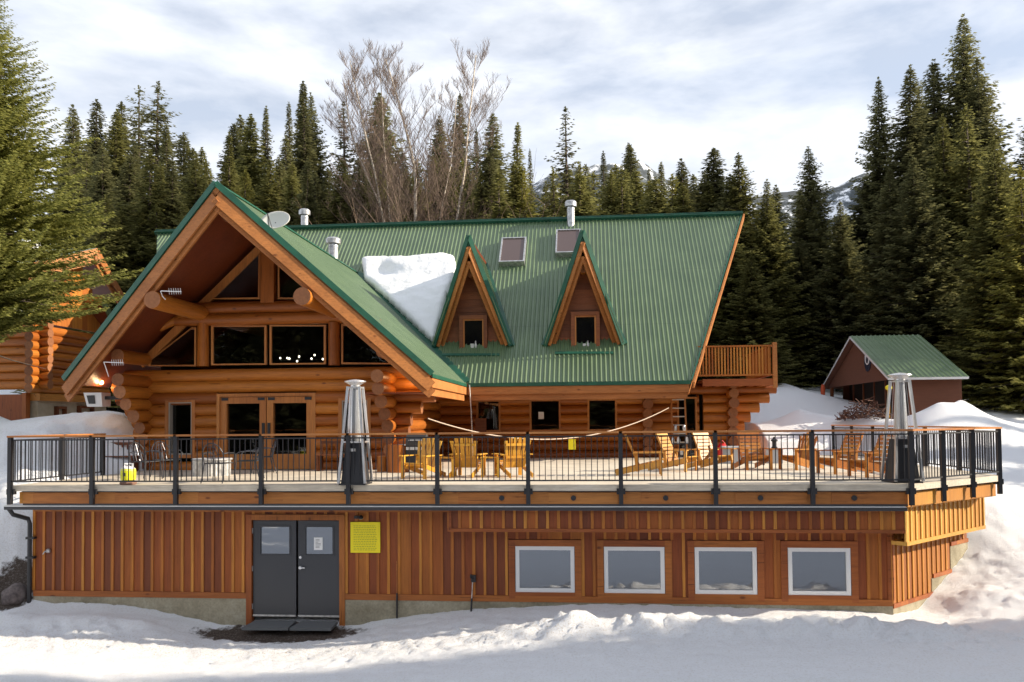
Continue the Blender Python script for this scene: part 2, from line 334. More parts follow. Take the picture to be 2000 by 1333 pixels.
ZZ = np.concatenate([tz_np(fx[i:i+20000], fy[i:i+20000]) for i in range(0, len(fx), 20000)])
def sst(a, b, x): t = np.clip((x-a)/(b-a), 0, 1); return t*t*(3-2*t)
dirt = np.zeros_like(fx); grime = np.zeros_like(fx)
near = (fx > -17) & (fx < 16) & (fy > 11) & (fy < 24)
idx = np.nonzero(near)[0]
for i in idx:
    x, y = fx[i], fy[i]
    p = Vector((x, y, 0))
    rough = noise.fractal(p*3.2, .9, 2.1, 4)
    # ploughed berm along the foot of the wall
    yb = 16.45 + .25*noise.noise(Vector((x*.5, 3, 0))) - (.35 if x > 0 else .1)*0
    amp = .018 + .09*math.exp(-((y-yb)/.55)**2)*float(sst(-4, -.5, x)) + .10*math.exp(-((y-16.9)/.35)**2)*float(sst(-9, -10.5, x))
    d = ZZ[i]
    lz = math.exp(-((y-16.2)/1.1)**2); d += amp*rough + (.012+.030*lz)*noise.fractal(p*8, .9, 2.1, 4) + .022*noise.fractal(Vector((x*1.6, y*4.5, 7)), .8, 2.1, 4); kk = noise.noise(p*13); d += .06*max(0, kk-.32)*lz*3
    d += .33*math.exp(-((y-yb)/.45)**2)*float(sst(-2.6, -.6, x))*(1-float(sst(6.0, 8.0, x)))*(.75+.5*noise.noise(Vector((x*1.3, 9, 1))))
    d += .14*math.exp(-((y-17.25)/.3)**2)*float(sst(-8.9, -10, x))*(1-float(sst(-12.9, -13.5, x)))
    # tyre and boot tread, lower ground
    d += .02*math.sin(y*9+1.2*math.sin(x*.6))*float(sst(14, 15.5, y))*(1-float(sst(16.6, 17.2, y)))*(.5+.5*noise.noise(Vector((x*.9, y*2, 4))))
    mr = float(sst(6.8, 8.5, x))*float(sst(17, 18.5, y)); d += mr*(.05*noise.fractal(p*1.1, .9, 2.1, 3) + .035*noise.fractal(p*4.5, .9, 2.1, 4))
    lb = float(sst(-13.2, -14, x)); d += .16*lb*noise.fractal(p*1.8, .9, 2.1, 4)*float(sst(17, 18, y))
    # dirt at the door
    e = ((x+6.9)/2.1)**2 + ((y-17.55)/.62)**2
    dirt[i] = max(0, 1.05 - .66*e) if e < 3 else 0
    if x < -7: dirt[i] *= .9
    d -= .06*max(0, 1-e*.6)
    e2 = ((x+13.45)/.6)**2 + ((y-18.05)/.55)**2; dirt[i] = max(dirt[i], max(0, .95-.5*e2))
    grime[i] = max(.9*math.exp(-((y-16.3)/.7)**2)*(1-float(sst(-2, 4, x))*.7), .35*lb, .3*(1-float(sst(7, 8, x))))
    ZZ[i] = d
# keep the ground under the deck and the lodge below their floors
def inside_deck(x, y):
    return ((x > -12.9) & (x < 6.45) & (y > 18.05) & (y < 46)) | ((x >= 6.3) & (x < 9.2) & (y > x - 6.3 + 18.25) & (y < 31.1))
msk = inside_deck(fx, fy) 
ZZ = np.where(msk & (ZZ > 2.5), 2.5, ZZ)
lim = (fx > -19.5) & (fx < 6.6) & (fy > 27) & (fy < 44); ZZ = np.where(lim & (ZZ > 3.0), 3.0, ZZ)
nx, ny = len(GX), len(GY)
tm = bpy.data.meshes.new('snow_ground')
iy, ix = np.meshgrid(np.arange(ny-1), np.arange(nx-1), indexing='ij'); q = (iy*nx+ix).ravel()
tm.from_pydata(np.stack([fx, fy, ZZ], 1).tolist(), [], np.stack([q, q+1, q+nx+1, q+nx], 1).tolist())
for nm, ar in (('dirt', dirt), ('grime', grime)):
    a_ = tm.attributes.new(nm, 'FLOAT', 'POINT'); a_.data.foreach_set('value', ar.astype(np.float32))
tm.polygons.foreach_set('use_smooth', [True]*len(tm.polygons)); tm.materials.append(snow)
ground = bpy.data.objects.new('snow_ground', tm); col.objects.link(ground); ground['kind'] = 'structure'

# ------------------------------------------------------------------ plane-based builders
class Wall:
    def __init__(s, A, B):
        s.A = Vector((A[0], A[1], 0)); d = Vector((B[0]-A[0], B[1]-A[1], 0)); s.L = d.length; s.u = d.normalized(); s.n = Vector((s.u.y, -s.u.x, 0))
    def p(s, u, z, n=0): return s.A + s.u*u + Vector((0,0,z)) + s.n*n
    def box(s, mb, u0, u1, z0, z1, n0, n1, mat=0, tint=None):
        mb.hexa([s.p(u0,z0,n1), s.p(u1,z0,n1), s.p(u1,z0,n0), s.p(u0,z0,n0), s.p(u0,z1,n1), s.p(u1,z1,n1), s.p(u1,z1,n0), s.p(u0,z1,n0)], mat, tint)
def cuts(a, b, ops):
    segs = [(a, b)]
    for (c, d) in ops:
        ns = []
        for (p, q_) in segs:
            if d <= p or c >= q_: ns.append((p, q_))
            else:
                if c > p+.02: ns.append((p, c))
                if d < q_-.02: ns.append((d, q_))
        segs = ns
    return segs
def siding(mb, W, u0, u1, z0, z1, ops=(), sp=.235, bw=.062, zf=None, n0=0):
    k = int(round((u1-u0)/sp)); sp = (u1-u0)/k
    for i in range(k):
        a = u0+i*sp; zb = z0 if zf is None else zf(a+sp/2)
        for (p, q_) in cuts(zb, z1, [(o[2], o[3]) for o in ops if o[0] < a+sp-.02 and o[1] > a+.02]):
            W.box(mb, a, a+sp, p, q_, n0-.03, n0, 0, random.random()**1.2)
        for o in ops:
            if o[0] < a+sp-.02 and o[1] > a+.02:
                if o[0] > a+.005: W.box(mb, a, o[0], max(zb, o[2]), min(z1, o[3]), n0-.03, n0-.001, 0)
                if o[1] < a+sp-.005: W.box(mb, o[1], a+sp, max(zb, o[2]), min(z1, o[3]), n0-.03, n0-.001, 0)
        t = a - bw/2
        zb = z0 if zf is None else zf(a)
        for (p, q_) in cuts(zb, z1, [(o[2], o[3]) for o in ops if o[0] < a+bw/2 and o[1] > a-bw/2]):
            W.box(mb, t+random.uniform(-.006, .006), t+bw, p+.004, q_-.004, n0, n0+.022, 1)
def logs(mb, W, u0f, u1f, z0, z1, d=.335, ops=(), r=None, mat_=0, n=12, off=0):
    r = r or d*.535; z = z0 + d/2 + off; 
    while z < z1:
        a, b = u0f(z), u1f(z)
        for (p, q_) in cuts(a, b, [(o[0], o[1]) for o in ops if o[2] < z and o[3] > z]):
            rr = r*random.uniform(.95, 1.04)
            mb.cyl(W.p(p, z), W.p(q_, z), rr, rr*random.uniform(.97, 1.03), n, mat_, 1, segs=max(1, int((q_-p)/.7)), wob=.018)
        z += d
def frame_rect(mb, W, u0, u1, z0, z1, fwid, n0, n1, mat_=0):
    W.box(mb, u0, u0+fwid, z0, z1, n0, n1, mat_); W.box(mb, u1-fwid, u1, z0, z1, n0, n1, mat_)
    W.box(mb, u0+fwid, u1-fwid, z1-fwid, z1, n0, n1-.003, mat_); W.box(mb, u0+fwid, u1-fwid, z0, z0+fwid, n0, n1-.003, mat_)
def window(par, W, u0, u1, z0, z1, fwid, fm, gm, nf=.08, inner=None, sill=False):
    mb = MB(); frame_rect(mb, W, u0, u1, z0, z1, fwid, -.1, nf); fr = build('window', mb, fm, par)
    if inner is not None:
        mb = MB(); frame_rect(mb, W, u0+fwid+.002, u1-fwid-.002, z0+fwid+.002, z1-fwid-.002, inner[0], -.06, nf-.02); build('sash', mb, inner[1], fr); g = fwid+inner[0]
    else: g = fwid
    mb = MB(); W.box(mb, u0+g, u1-g, z0+g, z1-g, -.045, -.035); build('pane', mb, gm, fr)
    return fr

# ================================================================== LODGE
XC = -9.25; GY0 = 23.0; PEAK = 10.16; EAVE = 5.42; GHW = 5.12; GSL = (PEAK-EAVE)/GHW
YE = 27.4; ZE = 5.46
def roofz(Y): return ZE + (Y-YE)
RY, RZ = 34.7, 12.76
lodge = thing('log_lodge', 'large orange log lodge with green metal roof standing behind the long deck', 'lodge', (-4, 24, DZ))
# ---- basement
YW = 18.0
WB = Wall((-12.86, YW), (6.3, YW)); U = lambda x: x+12.86
zb_s, zt_s = .28, 2.27
doorx0, doorx1 = U(-7.62), U(-5.60)
wins = [(1007, 1122), (1180, 1298), (1357, 1478), (1539, 1661)]
wz = (.44, 1.44)
ops = [(doorx0-.13, doorx1+.13, -1, 2.12)]
wx = []
for a, b in wins:
    xa, xb = at(a, 1110, YW).x, at(b, 1110, YW).x; wx.append((U(xa), U(xb))); ops.append((U(xa)-.15, U(xb)+.15, wz[0]-.16, wz[1]+.15))
mb = MB(); siding(mb, WB, 0, WB.L, zb_s+.08, zt_s, ops, .24)
WA = Wall((6.3, YW), (9.0, YW+2.7))
def zstep(u): return .26 if u < 1.75 else (.62 if u < 2.0 else (.86 if u < 3.1 else 1.35))
def zstep(u): return .27 if u < 1.85 else (.66 if u < 2.85 else 1.28)
build('siding_wall', mb, [board_z, batten_z], lodge); mb = MB(); siding(mb, WA, 0, WA.L, .2, zt_s, (), .235, .062, zstep); build('siding_wall', mb, [wood('side_board', [(0, (.26, .08, .016)), (1, (.44, .17, .025))], 'z', .6, knots=False), wood('side_batten', [(0, (.42, .16, .02)), (1, (.56, .25, .04))], 'z', .55, knots=False)], lodge)  # angled wall's boards are a paler siding copy, sunlight put into their colour
mb = MB(); 
for (p, q_) in cuts(0, WB.L, [(doorx0-.13, doorx1+.13)]): WB.box(mb, p, q_, zb_s-.05, zb_s+.08, -.02, .035)
WB.box(mb, 0, U(-3.05), zt_s-.09, zt_s, .0, .03)
for u0, u1 in wx:
    frame_rect(mb, WB, u0-.15, u1+.15, wz[0]-.14, wz[1]+.14, .14, -.03, .036)
WB.box(mb, WB.L-.09, WB.L+.028, zb_s+.08, zt_s, .0, .03)
for i in range(12):
    u = i*WA.L/12; 
    a = b = zstep(u+WA.L/24)
    mb.hexa([WA.p(u, a-.09, .035), WA.p(u+WA.L/12, b-.09, .035), WA.p(u+WA.L/12, b-.09, -.02), WA.p(u, a-.09, -.02), WA.p(u, a, .035), WA.p(u+WA.L/12, b, .035), WA.p(u+WA.L/12, b, -.02), WA.p(u, a, -.02)])
WA.box(mb, 0, .08, .28, zt_s, 0, .03)
build('wall_trim', mb, trim_x, lodge)
# upper band, proud of the wall
YB = 17.62
W2 = Wall((-3.05, YB), (6.46, YB)); mb = MB(); siding(mb, W2, 0, W2.L, 1.87, 2.29, (), .24)
build('siding_band', mb, [board_z, batten_z], lodge)
fresh = wood('fresh_lit_cedar', [(0, (.44, .17, .02)), (1, (.56, .26, .035))], 'z', .55, knots=False, grain=.3); fresh_lit_b = wood('fresh_lit_batten', [(0, (.60, .31, .05)), (1, (.70, .40, .08))], 'z', .55, knots=False, grain=.3)  # newer cedar, lightened so its colour carries the sunlight on the angled face
W3 = Wall((6.46, YB), (9.28, YB+2.82)); mb = MB(); siding(mb, W3, 0, W3.L, 1.62, 2.36, (), .24); build('siding_band', mb, [fresh, fresh_lit_b], lodge)
mb = MB(); W2.box(mb, 0, W2.L, 1.80, 1.87, -.38, .03); mb.box(-3.08, -3.05, YB, 18, 1.8, 2.29)
W2.box(mb, 0, .06, 1.87, 2.29, 0, .025)
build('band_trim', mb, trim_x, lodge); mb = MB()
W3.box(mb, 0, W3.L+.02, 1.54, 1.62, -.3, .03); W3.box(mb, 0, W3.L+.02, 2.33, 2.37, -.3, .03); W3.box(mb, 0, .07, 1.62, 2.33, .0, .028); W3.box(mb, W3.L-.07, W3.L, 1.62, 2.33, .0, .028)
build('band_trim', mb, fresh_lit_b, lodge)
# foundation
mb = MB()
for (p, q_) in cuts(0, WB.L, [(doorx0-.13, doorx1+.13)]): WB.box(mb, p, q_, -1.2, zb_s-.05, -.25, .02)
WA.box(mb, .0, 3.82, -1, .18, -.25, .015); WA.box(mb, 1.85, 3.82, .18, .57, -.25, .012); WA.box(mb, 2.85, 3.82, .57, 1.19, -.25, .014)
build('foundation', mb, conc, lodge)
mb = MB(); mb.box(-12.8, 6.2, 18.3, 18.4, -1, 2.3); mb.box(-12.86, -12.8, 18.03, 27, -1, 2.4); build('basement_backing', mb, room_m, lodge)
# basement double door
dr = MB(); frame_rect(dr, WB, doorx0-.13, doorx1+.13, -.55, 2.12, .125, -.12, .045); 
door_frame = build('door_frame', dr, trim_z, lodge)
mid = (doorx0+doorx1)/2+.03
for k, (a, b) in enumerate(((doorx0+.01, mid-.03), (mid+.02, doorx1-.01))):
    mb = MB(); gz0, gz1 = 1.22, 1.84; ga, gb = a+.17, b-.15
    for (p, q_, r0, r1) in ((a, ga, -.15, 1.98), (gb, b, -.15, 1.98), (ga, gb, -.15, gz0), (ga, gb, gz1, 1.98)):
        WB.box(mb, p, q_, r0, r1, -.07, -.02)
    frame_rect(mb, WB, ga-.03, gb+.03, gz0-.03, gz1+.03, .035, -.02, -.005)
    d_ = build('door', mb, mat('door_charcoal', (.045, .047, .055), .35) if k == 0 else bpy.data.materials['door_charcoal'], lodge)
    mb = MB(); WB.box(mb, ga, gb, gz0, gz1, -.05, -.04); build('door_window', mb, glass_low, d_)
    mb = MB(); WB.box(mb, a, b, -.17, -.13, -.07, .0); build('sweep', mb, galv, d_)
    if k == 1:
        mb = MB(); mb.cyl(WB.p(a+.06, 1.16, -.02), WB.p(a+.06, 1.16, .02), .03, n=12); build('deadbolt', mb, steel, d_); mb = MB(); mb.cyl(WB.p(a+.06, .93, -.02), WB.p(a+.06, .93, .035), .035, n=12); mb.bar(WB.p(a+.06, .93, .04), WB.p(a+.17, .93, .04), .02, .025); build('handle', mb, steel, d_)
        mb = MB(); WB.box(mb, a+.36, a+.56, 1.32, 1.60, -.036, -.033); 
        nt_ = build('door_notice', mb, paper, d_)
        mb = MB()
        for j in range(7): WB.box(mb, a+.40, a+.40+random.choice((.12, .09, .06)), 1.37+j*.03, 1.378+j*.03, -.0325, -.031)
        # faint lines of small print, merged with the notice
        o_ = build('door_notice_print', mb, dark_gray, d_)
for zz in (1.75, .9, .05): mb = MB(); WB.box(mb, doorx0-.012, doorx0+.012, zz-.06, zz+.06, -.02, .01); build('hinge', mb, galv, door_frame)
for u0, u1 in wx: window(lodge, WB, u0, u1, wz[0], wz[1], .085, white_m, glass_low, .02)

sash_m = mat('sash_grey', (.35, .31, .26), .5)
# ---- gable wing log walls
WG = Wall((-20, GY0), (0, GY0)); UG = lambda x: x+20
XL, XR = -12.9, -5.62
def G(px, py): p = at(px, py, GY0); return UG(p.x), p.z
gd = [G(428, 770), G(620, 918)]
dz1 = gd[0][1]; du0, du1 = gd[0][0], gd[1][0]
w1a, w1b = G(328, 778)[0], G(386, 778)[0]; w2a, w2b = G(664, 778)[0], G(727, 778)[0]; wzt = G(500, 778)[1]; wzb = DZ+.35
lo_top = G(500, 712)[1]
opsG = [(du0, du1, DZ-.2, dz1), (w1a, w1b, wzb, wzt), (w2a, w2b, wzb, wzt)]
flare = lambda z: .45 + .95*float(sst(DZ+1.2, DZ+2.6, np.array([z]))[0])
mb = MB(); logs(mb, WG, lambda z: UG(max(XL-flare(z)*.85, XC-(PEAK-z-.55)/GSL)), lambda z: UG(min(XR+flare(z)*1.15, XC+(PEAK-z-.55)/GSL)), DZ-.1, lo_top-.1, .335, opsG)
t0 = G(500, 634)[1]; t1 = G(500, 586)[1]
for zz, hw in ((t0+.16, 2.80), (t0+.50, 2.45)):
    mb.cyl((XC-hw, GY0, zz), (XC+hw, GY0, zz), .18, n=12, mat=0, cap=1, segs=8, wob=.02)
build('front_log_wall', mb, [log_x, log_end], lodge, 'auto')
for X in (XL, XR):
    mb = MB(); Ws = Wall((X, 31), (X, 0)); sgn = -1 if X < -9 else 1
    logs(mb, Ws, lambda z: .0, lambda z: 31-(GY0-.35-1.25*float(sst(DZ+.9, DZ+2.5, np.array([z]))[0])), DZ-.1, lo_top-.15, .335, (), off=.165, mat_=2)
    build('side_log_wall', mb, [log_x, log_end, log_y], lodge, 'auto')
# posts in the gable
def gpost(px, y0, y1, r, xo=0):
    mb = MB(); u, z0_ = G(px, y0); _, z1_ = G(px, y1); mb.cyl(WG.p(u, z0_), WG.p(u, z1_), r, n=12, mat=0, segs=4, wob=.02); build('gable_post', mb, [log_z, log_end], lodge, 'auto')
gpost(397, 716, 632, .17); gpost(653, 714, 630, .17)
mb = MB(); u, z0_ = G(525, 586); WG.box(mb, u-.2, u+.2, t0+.6, PEAK-.55, -.12, .14, 0)
build('gable_post', mb, [log_z, log_end], lodge, 'auto')
# gable windows
def poly_window(pts, fwid=.055, nrm=.03, fm=frame_m):
    P3 = [WG.p(*G(*p)) for p in pts]; c = sum(P3, Vector())/len(P3)
    mb = MB(); n = len(P3)
    for i in range(n):
        a, b = P3[i], P3[(i+1)%n]; ia = a.lerp(c, fwid/(a-c).length*1.35); ib = b.lerp(c, fwid/(b-c).length*1.35)
        d = WG.n
        mb.hexa([a-d*.05, b-d*.05, ib-d*.05, ia-d*.05, a+d*(nrm+.001*i), b+d*(nrm+.001*i), ib+d*(nrm+.001*i), ia+d*(nrm+.001*i)], 0)
    fr = build('window', mb, fm, lodge)
    mb = MB(); mb.ext([p.lerp(c, .03)-WG.n*.03 for p in P3], WG.n*.01); build('pane', mb, glass, fr)
poly_window([(413, 714), (413, 636), (521, 636), (521, 713)])
poly_window([(527, 713), (527, 635), (637, 635), (637, 712)])
poly_window([(290, 716), (290, 706), (375, 640), (384, 640), (384, 716)])
poly_window([(667, 712), (667, 633), (688, 633), (775, 712)])
poly_window([(410, 585), (508, 493), (508, 585)])
poly_window([(543, 585), (543, 492), (640, 585)])
for a, b in ((w1a, w1b), (w2a, w2b)): window(lodge, WG, a, b, wzb, wzt, .1, frame_m, glass, .17, (.03, sash_m))
# gable rake trim behind the trim
mb = MB(); roofpt = lambda X, off=0: PEAK - abs(X-XC)*GSL - off
for s_ in (-1, 1):
    for (xa, za, xb, zb) in ((.2, 0, 3.9, 0),):
        a = V(XC+s_*.15, GY0+.02, roofpt(XC+.15, .62)); b = V(XC+s_*3.9, GY0+.02, roofpt(XC+3.9, .62))
        mb.bar(a, b, .10, .22, (0, 0, 1), 0)
build('gable_rake_trim', mb, frame_m, lodge)
# french doors
fd = MB(); frame_rect(fd, WG, du0, du1, DZ-.15, dz1, .09, -.15, .17); ff = build('door_frame', fd, frame_m, lodge)
mid = (du0+du1)/2
for s_, (a, b) in enumerate(((du0+.09, mid-.012), (mid+.012, du1-.09))):
    mb = MB(); frame_rect(mb, WG, a, b, DZ+.02, dz1-.1, .19, -.05, .12); WG.box(mb, a+.19, b-.19, DZ+.2, DZ+.45, -.05, .115)
    d_ = build('glass_door', mb, frame_m, lodge)
    mb = MB(); WG.box(mb, a+.19, b-.19, DZ+.45, dz1-.29, .0, .01); build('pane', mb, glass, d_)
    for q_ in (a+.04, b-.24): mb = MB(); WG.box(mb, q_, q_+.2, dz1-.2, dz1-.12, .12, .135); build('hinge_plate', mb, black_m, d_)
    mb = MB()
    hx = b-.11 if s_ == 0 else a+.03
    WG.box(mb, hx, hx+.08, DZ+.95, DZ+1.35, .12, .15); build('handle', mb, black_m, d_)
# room inside
mb = MB()
mb.ext([(XL+.25, 27.2, DZ), (XR-.25, 27.2, DZ), (XR-.25, 27.2, 6.2), (XC, 27.2, 9.4), (XL+.25, 27.2, 6.2)], (0, .1, 0)); mb.box(XL+.2, XL+.25, 23.3, 27.2, DZ, 6.0); mb.box(XR-.25, XR-.2, 23.3, 27.2, DZ, 6.0); mb.box(XL+.25, XR-.25, 23.3, 27.2, DZ-.02, DZ+.01)
build('interior_room', mb, room_m, lodge)
# purlins
def purlin(X, z, yend, r=.2):
    mb = MB(); mb.cyl((X, yend, z), (X, 28, z), r, n=14, mat=2, cap=1, segs=8, wob=.015); build('purlin', mb, [log_x, log_end, log_y], lodge, 'auto')
purlin(XC, PEAK-.55, 20.3, .2)
for s_ in (-1, 1): purlin(XC+s_*2.0, PEAK-2.0*GSL-.90, 20.2, .23); purlin(XC+s_*3.75, PEAK-3.75*GSL-.6, 21.55, .19)
# diagonal log braces under the middle purlins
for s_ in (-1, 1): mb = MB(); mb.cyl((XC+s_*2.15, GY0-.05, t0+.42), (XC+s_*3.3, GY0-.05, t0-.05), .12, n=10, cap=1, mat=0); build('brace', mb, [log_x, log_end], lodge, 'auto')

# ---- roofs
TH = .17
def corr(mb, O, s, t, poly, sp=.158, h=.034, wb=.082, wt=.026, mat_=0):
    """ribs along t on convex polygon (2D in s,t)"""
    n = s.cross(t).normalized()
    if n.z < 0: n = -n
    smin = min(p[0] for p in poly); smax = max(p[0] for p in poly); k = smin+sp/2
    while k < smax-.02:
        ts = []
        for i in range(len(poly)):
            (a0, b0), (a1, b1) = poly[i], poly[(i+1)%len(poly)]
            if (a0-k)*(a1-k) < 0: ts.append(b0+(b1-b0)*(k-a0)/(a1-a0))
        if len(ts) >= 2:
            ta, tb = min(ts), max(ts)
            if tb-ta > .05:
                p = lambda q_, tt, hh: O + s*q_ + t*tt + n*hh
                mb.hexa([p(k-wb/2, ta, .001), p(k+wb/2, ta, .001), p(k+wb/2, tb, .001), p(k-wb/2, tb, .001), p(k-wt/2, ta, h), p(k+wt/2, ta, h), p(k+wt/2, tb, h), p(k-wt/2, tb, h)], mat_, .5)
        k += sp
def slope(par, name, pts, O, s, t, sp=.158, th=TH, mats=None):
    n = s.cross(t).normalized(); n = -n if n.z < 0 else n
    mb = MB(); P3 = [O+s*a+t*b for a, b in pts]
    mb.ext(P3, -n*th, 1, 0, 2, tint=.5)
    corr(mb, O, s, t, pts, sp)
    return build(name, mb, mats or [green, soffit_m, barge_m], par)
S2 = math.sqrt(.5)
tm_ = V(0, S2, S2); LM = (RY-YE)/S2
OM = V(0, YE, ZE)
# main front slope
slope(lodge, 'roof', [(-15.2, 0), (3.35, 0), (6.42, LM), (-19.1, LM)], OM, V(1, 0, 0), tm_)
slope(lodge, 'roof', [(-15.2, 0), (3.35, 0), (6.42, LM), (-19.1, LM)], V(0, 2*RY-YE, ZE), V(1, 0, 0), V(0, -S2, S2), .4)
# gable slopes
YV = YE + (PEAK-ZE)
for s_ in (1, -1):
    d = V(s_*GHW, 0, EAVE-PEAK); LG = d.length; d.normalize()
    # along s = +Y, t = up the slope (-d)
    O = V(XC+s_*GHW, 0, EAVE)
    ypts = [(21.3, 0), (27.42, 0), (YV+.25, LG), (19.6, LG)]
    slope(lodge, 'roof', ypts, O, V(0, 1, 0), -d, .158, .16)
# ridge caps and trims
mb = MB()
mb.bar((-19.1, RY, RZ+.035), (6.45, RY, RZ+.035), .34, .06, (0, 0, 1)); 
mb.bar((-19.12, RY-.16, RZ-.1), (6.44, RY-.16, RZ-.1), .03, .2, (0, -S2, S2))
mb.bar((-4.05, YE-.015, ZE-.05), (3.36, YE-.015, ZE-.05), .03, .12)
a, b = V(3.38, YE-.03, ZE+.02), V(6.46, RY, RZ+.02)
mb.bar(a, b, .05, .08, (0, -S2, S2))
build('roof_edge_trim', mb, green_trim, lodge)
mb = MB()
for s_ in (1, -1):
    a = V(XC+s_*(GHW+.03), 21.27, EAVE+.03); b = V(XC, 19.56, PEAK+.05)
    mb.bar(a, b, .05, .15, (0, 0, 1))
    n = V(s_*.68, 0, .73)
    mb.bar(a+n*.06+V(0, .04, 0), b+n*.06+V(0, .04, 0), .09, .025, n)
mb.bar((XC, 19.6, PEAK+.05), (XC, YV, PEAK+.05), .12, .04)
mb.bar((XC+GHW+.02, 21.3, EAVE-.02), (XC+GHW+.02, 27.4, EAVE-.02), .03, .10)
build('gable_edge_trim', mb, green_trim, lodge)
# valley flashing
mb = MB(); mb.bar((XC+GHW, YE, ZE+.05), (XC, YV, PEAK+.05), .36, .02, (0, -.6, .8)); build('valley_flashing', mb, green_trim, lodge)
# barge boards
mb = MB()
for s_ in (1, -1):
    a = V(XC+s_*GHW, 21.3, EAVE-.18); b = V(XC, 19.6, PEAK-.18)
    mb.bar(a+V(0, .0, -.13), b+V(0, .0, -.13), .06, .30, (0, 0, 1), 0, .8 if s_ > 0 else .2)
    mb.bar(a+V(0, .10, -.33), b+V(0, .10, -.33), .06, .26, (0, 0, 1), 0, .3)
build('barge_board', mb, barge_m, lodge)
mb = MB()
mb.bar((3.44, YE-.02, ZE-.14), (6.52, RY, RZ-.14), .06, .28, (0, -S2, S2), 0, .9); mb.bar((3.27, YE+.1, ZE-.38), (6.30, RY, RZ-.42), .06, .18, (0, -S2, S2), 0, .6)
for q_ in (.08, .52, .87):
    c = V(3.3, YE, ZE-.42).lerp(V(6.35, RY, RZ-.42), q_); mb.cyl(c+V(-.8, .25, 0), c+V(.10, .25, 0), .14, n=10)
build('barge_board', mb, barge_m, lodge)
mb = MB()
mb.bar((-4.08, YE+.03, ZE-.245), (3.3, YE+.03, ZE-.245), .05, .25); mb.bar((-4.0, YE+.12, ZE-.46), (3.25, YE+.12, ZE-.46), .05, .22)
mb.bar((XC+GHW+.0, 21.3, EAVE-.21), (XC+GHW+.0, 27.4, EAVE-.21), .05, .24, (0, 0, 1), 0, .95); mb.bar((XC+GHW-.07, 21.4, EAVE-.42), (XC+GHW-.07, 27.4, EAVE-.42), .05, .24, (0, 0, 1), 0, .85)
build('fascia_board', mb, barge_m, lodge)
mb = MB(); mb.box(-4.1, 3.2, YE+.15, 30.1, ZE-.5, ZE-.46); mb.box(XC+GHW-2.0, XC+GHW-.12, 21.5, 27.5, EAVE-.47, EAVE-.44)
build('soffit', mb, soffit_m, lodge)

# ---- rear wing wall
YR = 30.0; WR = Wall((-20, YR), (8, YR)); UR = lambda x: x+20
def GR(px, py): p = at(px, py, YR); return UR(p.x), p.z
XE = 5.05
rw = [(GR(925, 0)[0], GR(972, 0)[0]), (GR(1027, 0)[0], GR(1087, 0)[0]), (GR(1138, 0)[0], GR(1195, 0)[0])]
wzt2 = GR(1100, 780)[1]; wzb2 = DZ+.95
dd = (GR(1310, 0)[0], GR(1348, 0)[0])
opsR = [(a, b, wzb2, wzt2) for a, b in rw] + [(dd[0], dd[1], DZ-.2, DZ+2.15), (GR(1352, 0)[0], GR(1360, 0)[0], DZ-.2, DZ+2.2)]
def flr(z):
    t = float(sst(DZ+.2, DZ+2.6, np.array([z]))[0]); return UR(XE) + .35 + 1.3*t*t
mb = MB(); logs(mb, WR, lambda z: UR(-6), flr, DZ-.1, 5.5, .335, opsR)
build('rear_log_wall', mb, [log_x, log_end], lodge, 'auto')
for X in (2.08, XE):
    mb = MB(); Ws = Wall((X, 36), (X, 0)); logs(mb, Ws, lambda z: (0 if X > 3 else 5.8), lambda z: 36-(YR-.55-.25*float(z > DZ+1.6)), DZ-.1, 5.45, .335, (), off=.165, mat_=2)
    build('cross_log_wall', mb, [log_x, log_end, log_y], lodge, 'auto')
mb = MB(); mb.box(-5.6, 4.6, 30.8, 30.9, DZ, 5.4); mb.box(-5.6, 4.6, 30.2, 30.85, DZ, DZ+.02); build('interior_room', mb, room_m, lodge)
for a, b in rw: window(lodge, WR, a, b, wzb2, wzt2, .07, frame_m, glass, .17)
mb = MB(); frame_rect(mb, WR, dd[0], dd[1], DZ-.1, DZ+2.15, .06, -.1, .18); fr = build('side_door', mb, frame_m, lodge)
mb = MB(); WR.box(mb, dd[0]+.06, dd[1]-.06, DZ, DZ+2.08, -.06, .0); build('pane', mb, glass, fr)
# notice taped inside the middle window
mb = MB(); p = at(1057, 812, YR); mb.box(p.x-.10, p.x+.10, YR+.0, YR+.004, p.z-.13, p.z+.13); build('window_notice', mb, paper, lodge)

# ---- balcony on the east end
yb0, yb1 = 28.6, 33.0; xb0, xb1 = 3.9, 6.28; zf = 5.56; zr = 6.71
mb = MB(); mb.box(xb0, xb1, yb0, yb0+.08, zf-.24, zf); mb.box(xb1-.08, xb1, yb0+.08, yb1, zf-.24, zf); mb.box(xb0, xb1-.08, yb0+.08, yb1, zf-.08, zf-.01)
for k in range(6): mb.box(xb0+.15+k*.38, xb0+.25+k*.38, yb0+.08, yb1, zf-.24, zf-.08)
balc = build('balcony', mb, trim_x, lodge)
mb = MB(); mb.box(xb0-.2, xb1, yb0-.0, yb0+.12, zr-.05, zr); mb.box(xb1-.12, xb1, yb0+.12, yb1, zr-.05, zr); mb.box(xb0-.2, xb1, yb0+.03, yb0+.09, zf+.10, zf+.16); mb.box(xb1-.09, xb1-.03, yb0+.09, yb1, zf+.10, zf+.16)
x = xb0-.1
while x < xb1-.15: mb.box(x, x+.055, yb0+.04, yb0+.08, zf+.16, zr-.05); x += .105
y = yb0+.2
while y < yb1: mb.box(xb1-.08, xb1-.04, y, y+.055, zf+.16, zr-.05); y += .105
build('balcony_railing', mb, chair_red, balc)
mb = MB(); mb.box(xb1-.02, xb1+.12, yb0-.04, yb0+.10, zf-.32, zr+.08); build('balcony_post', mb, barge_m, balc)

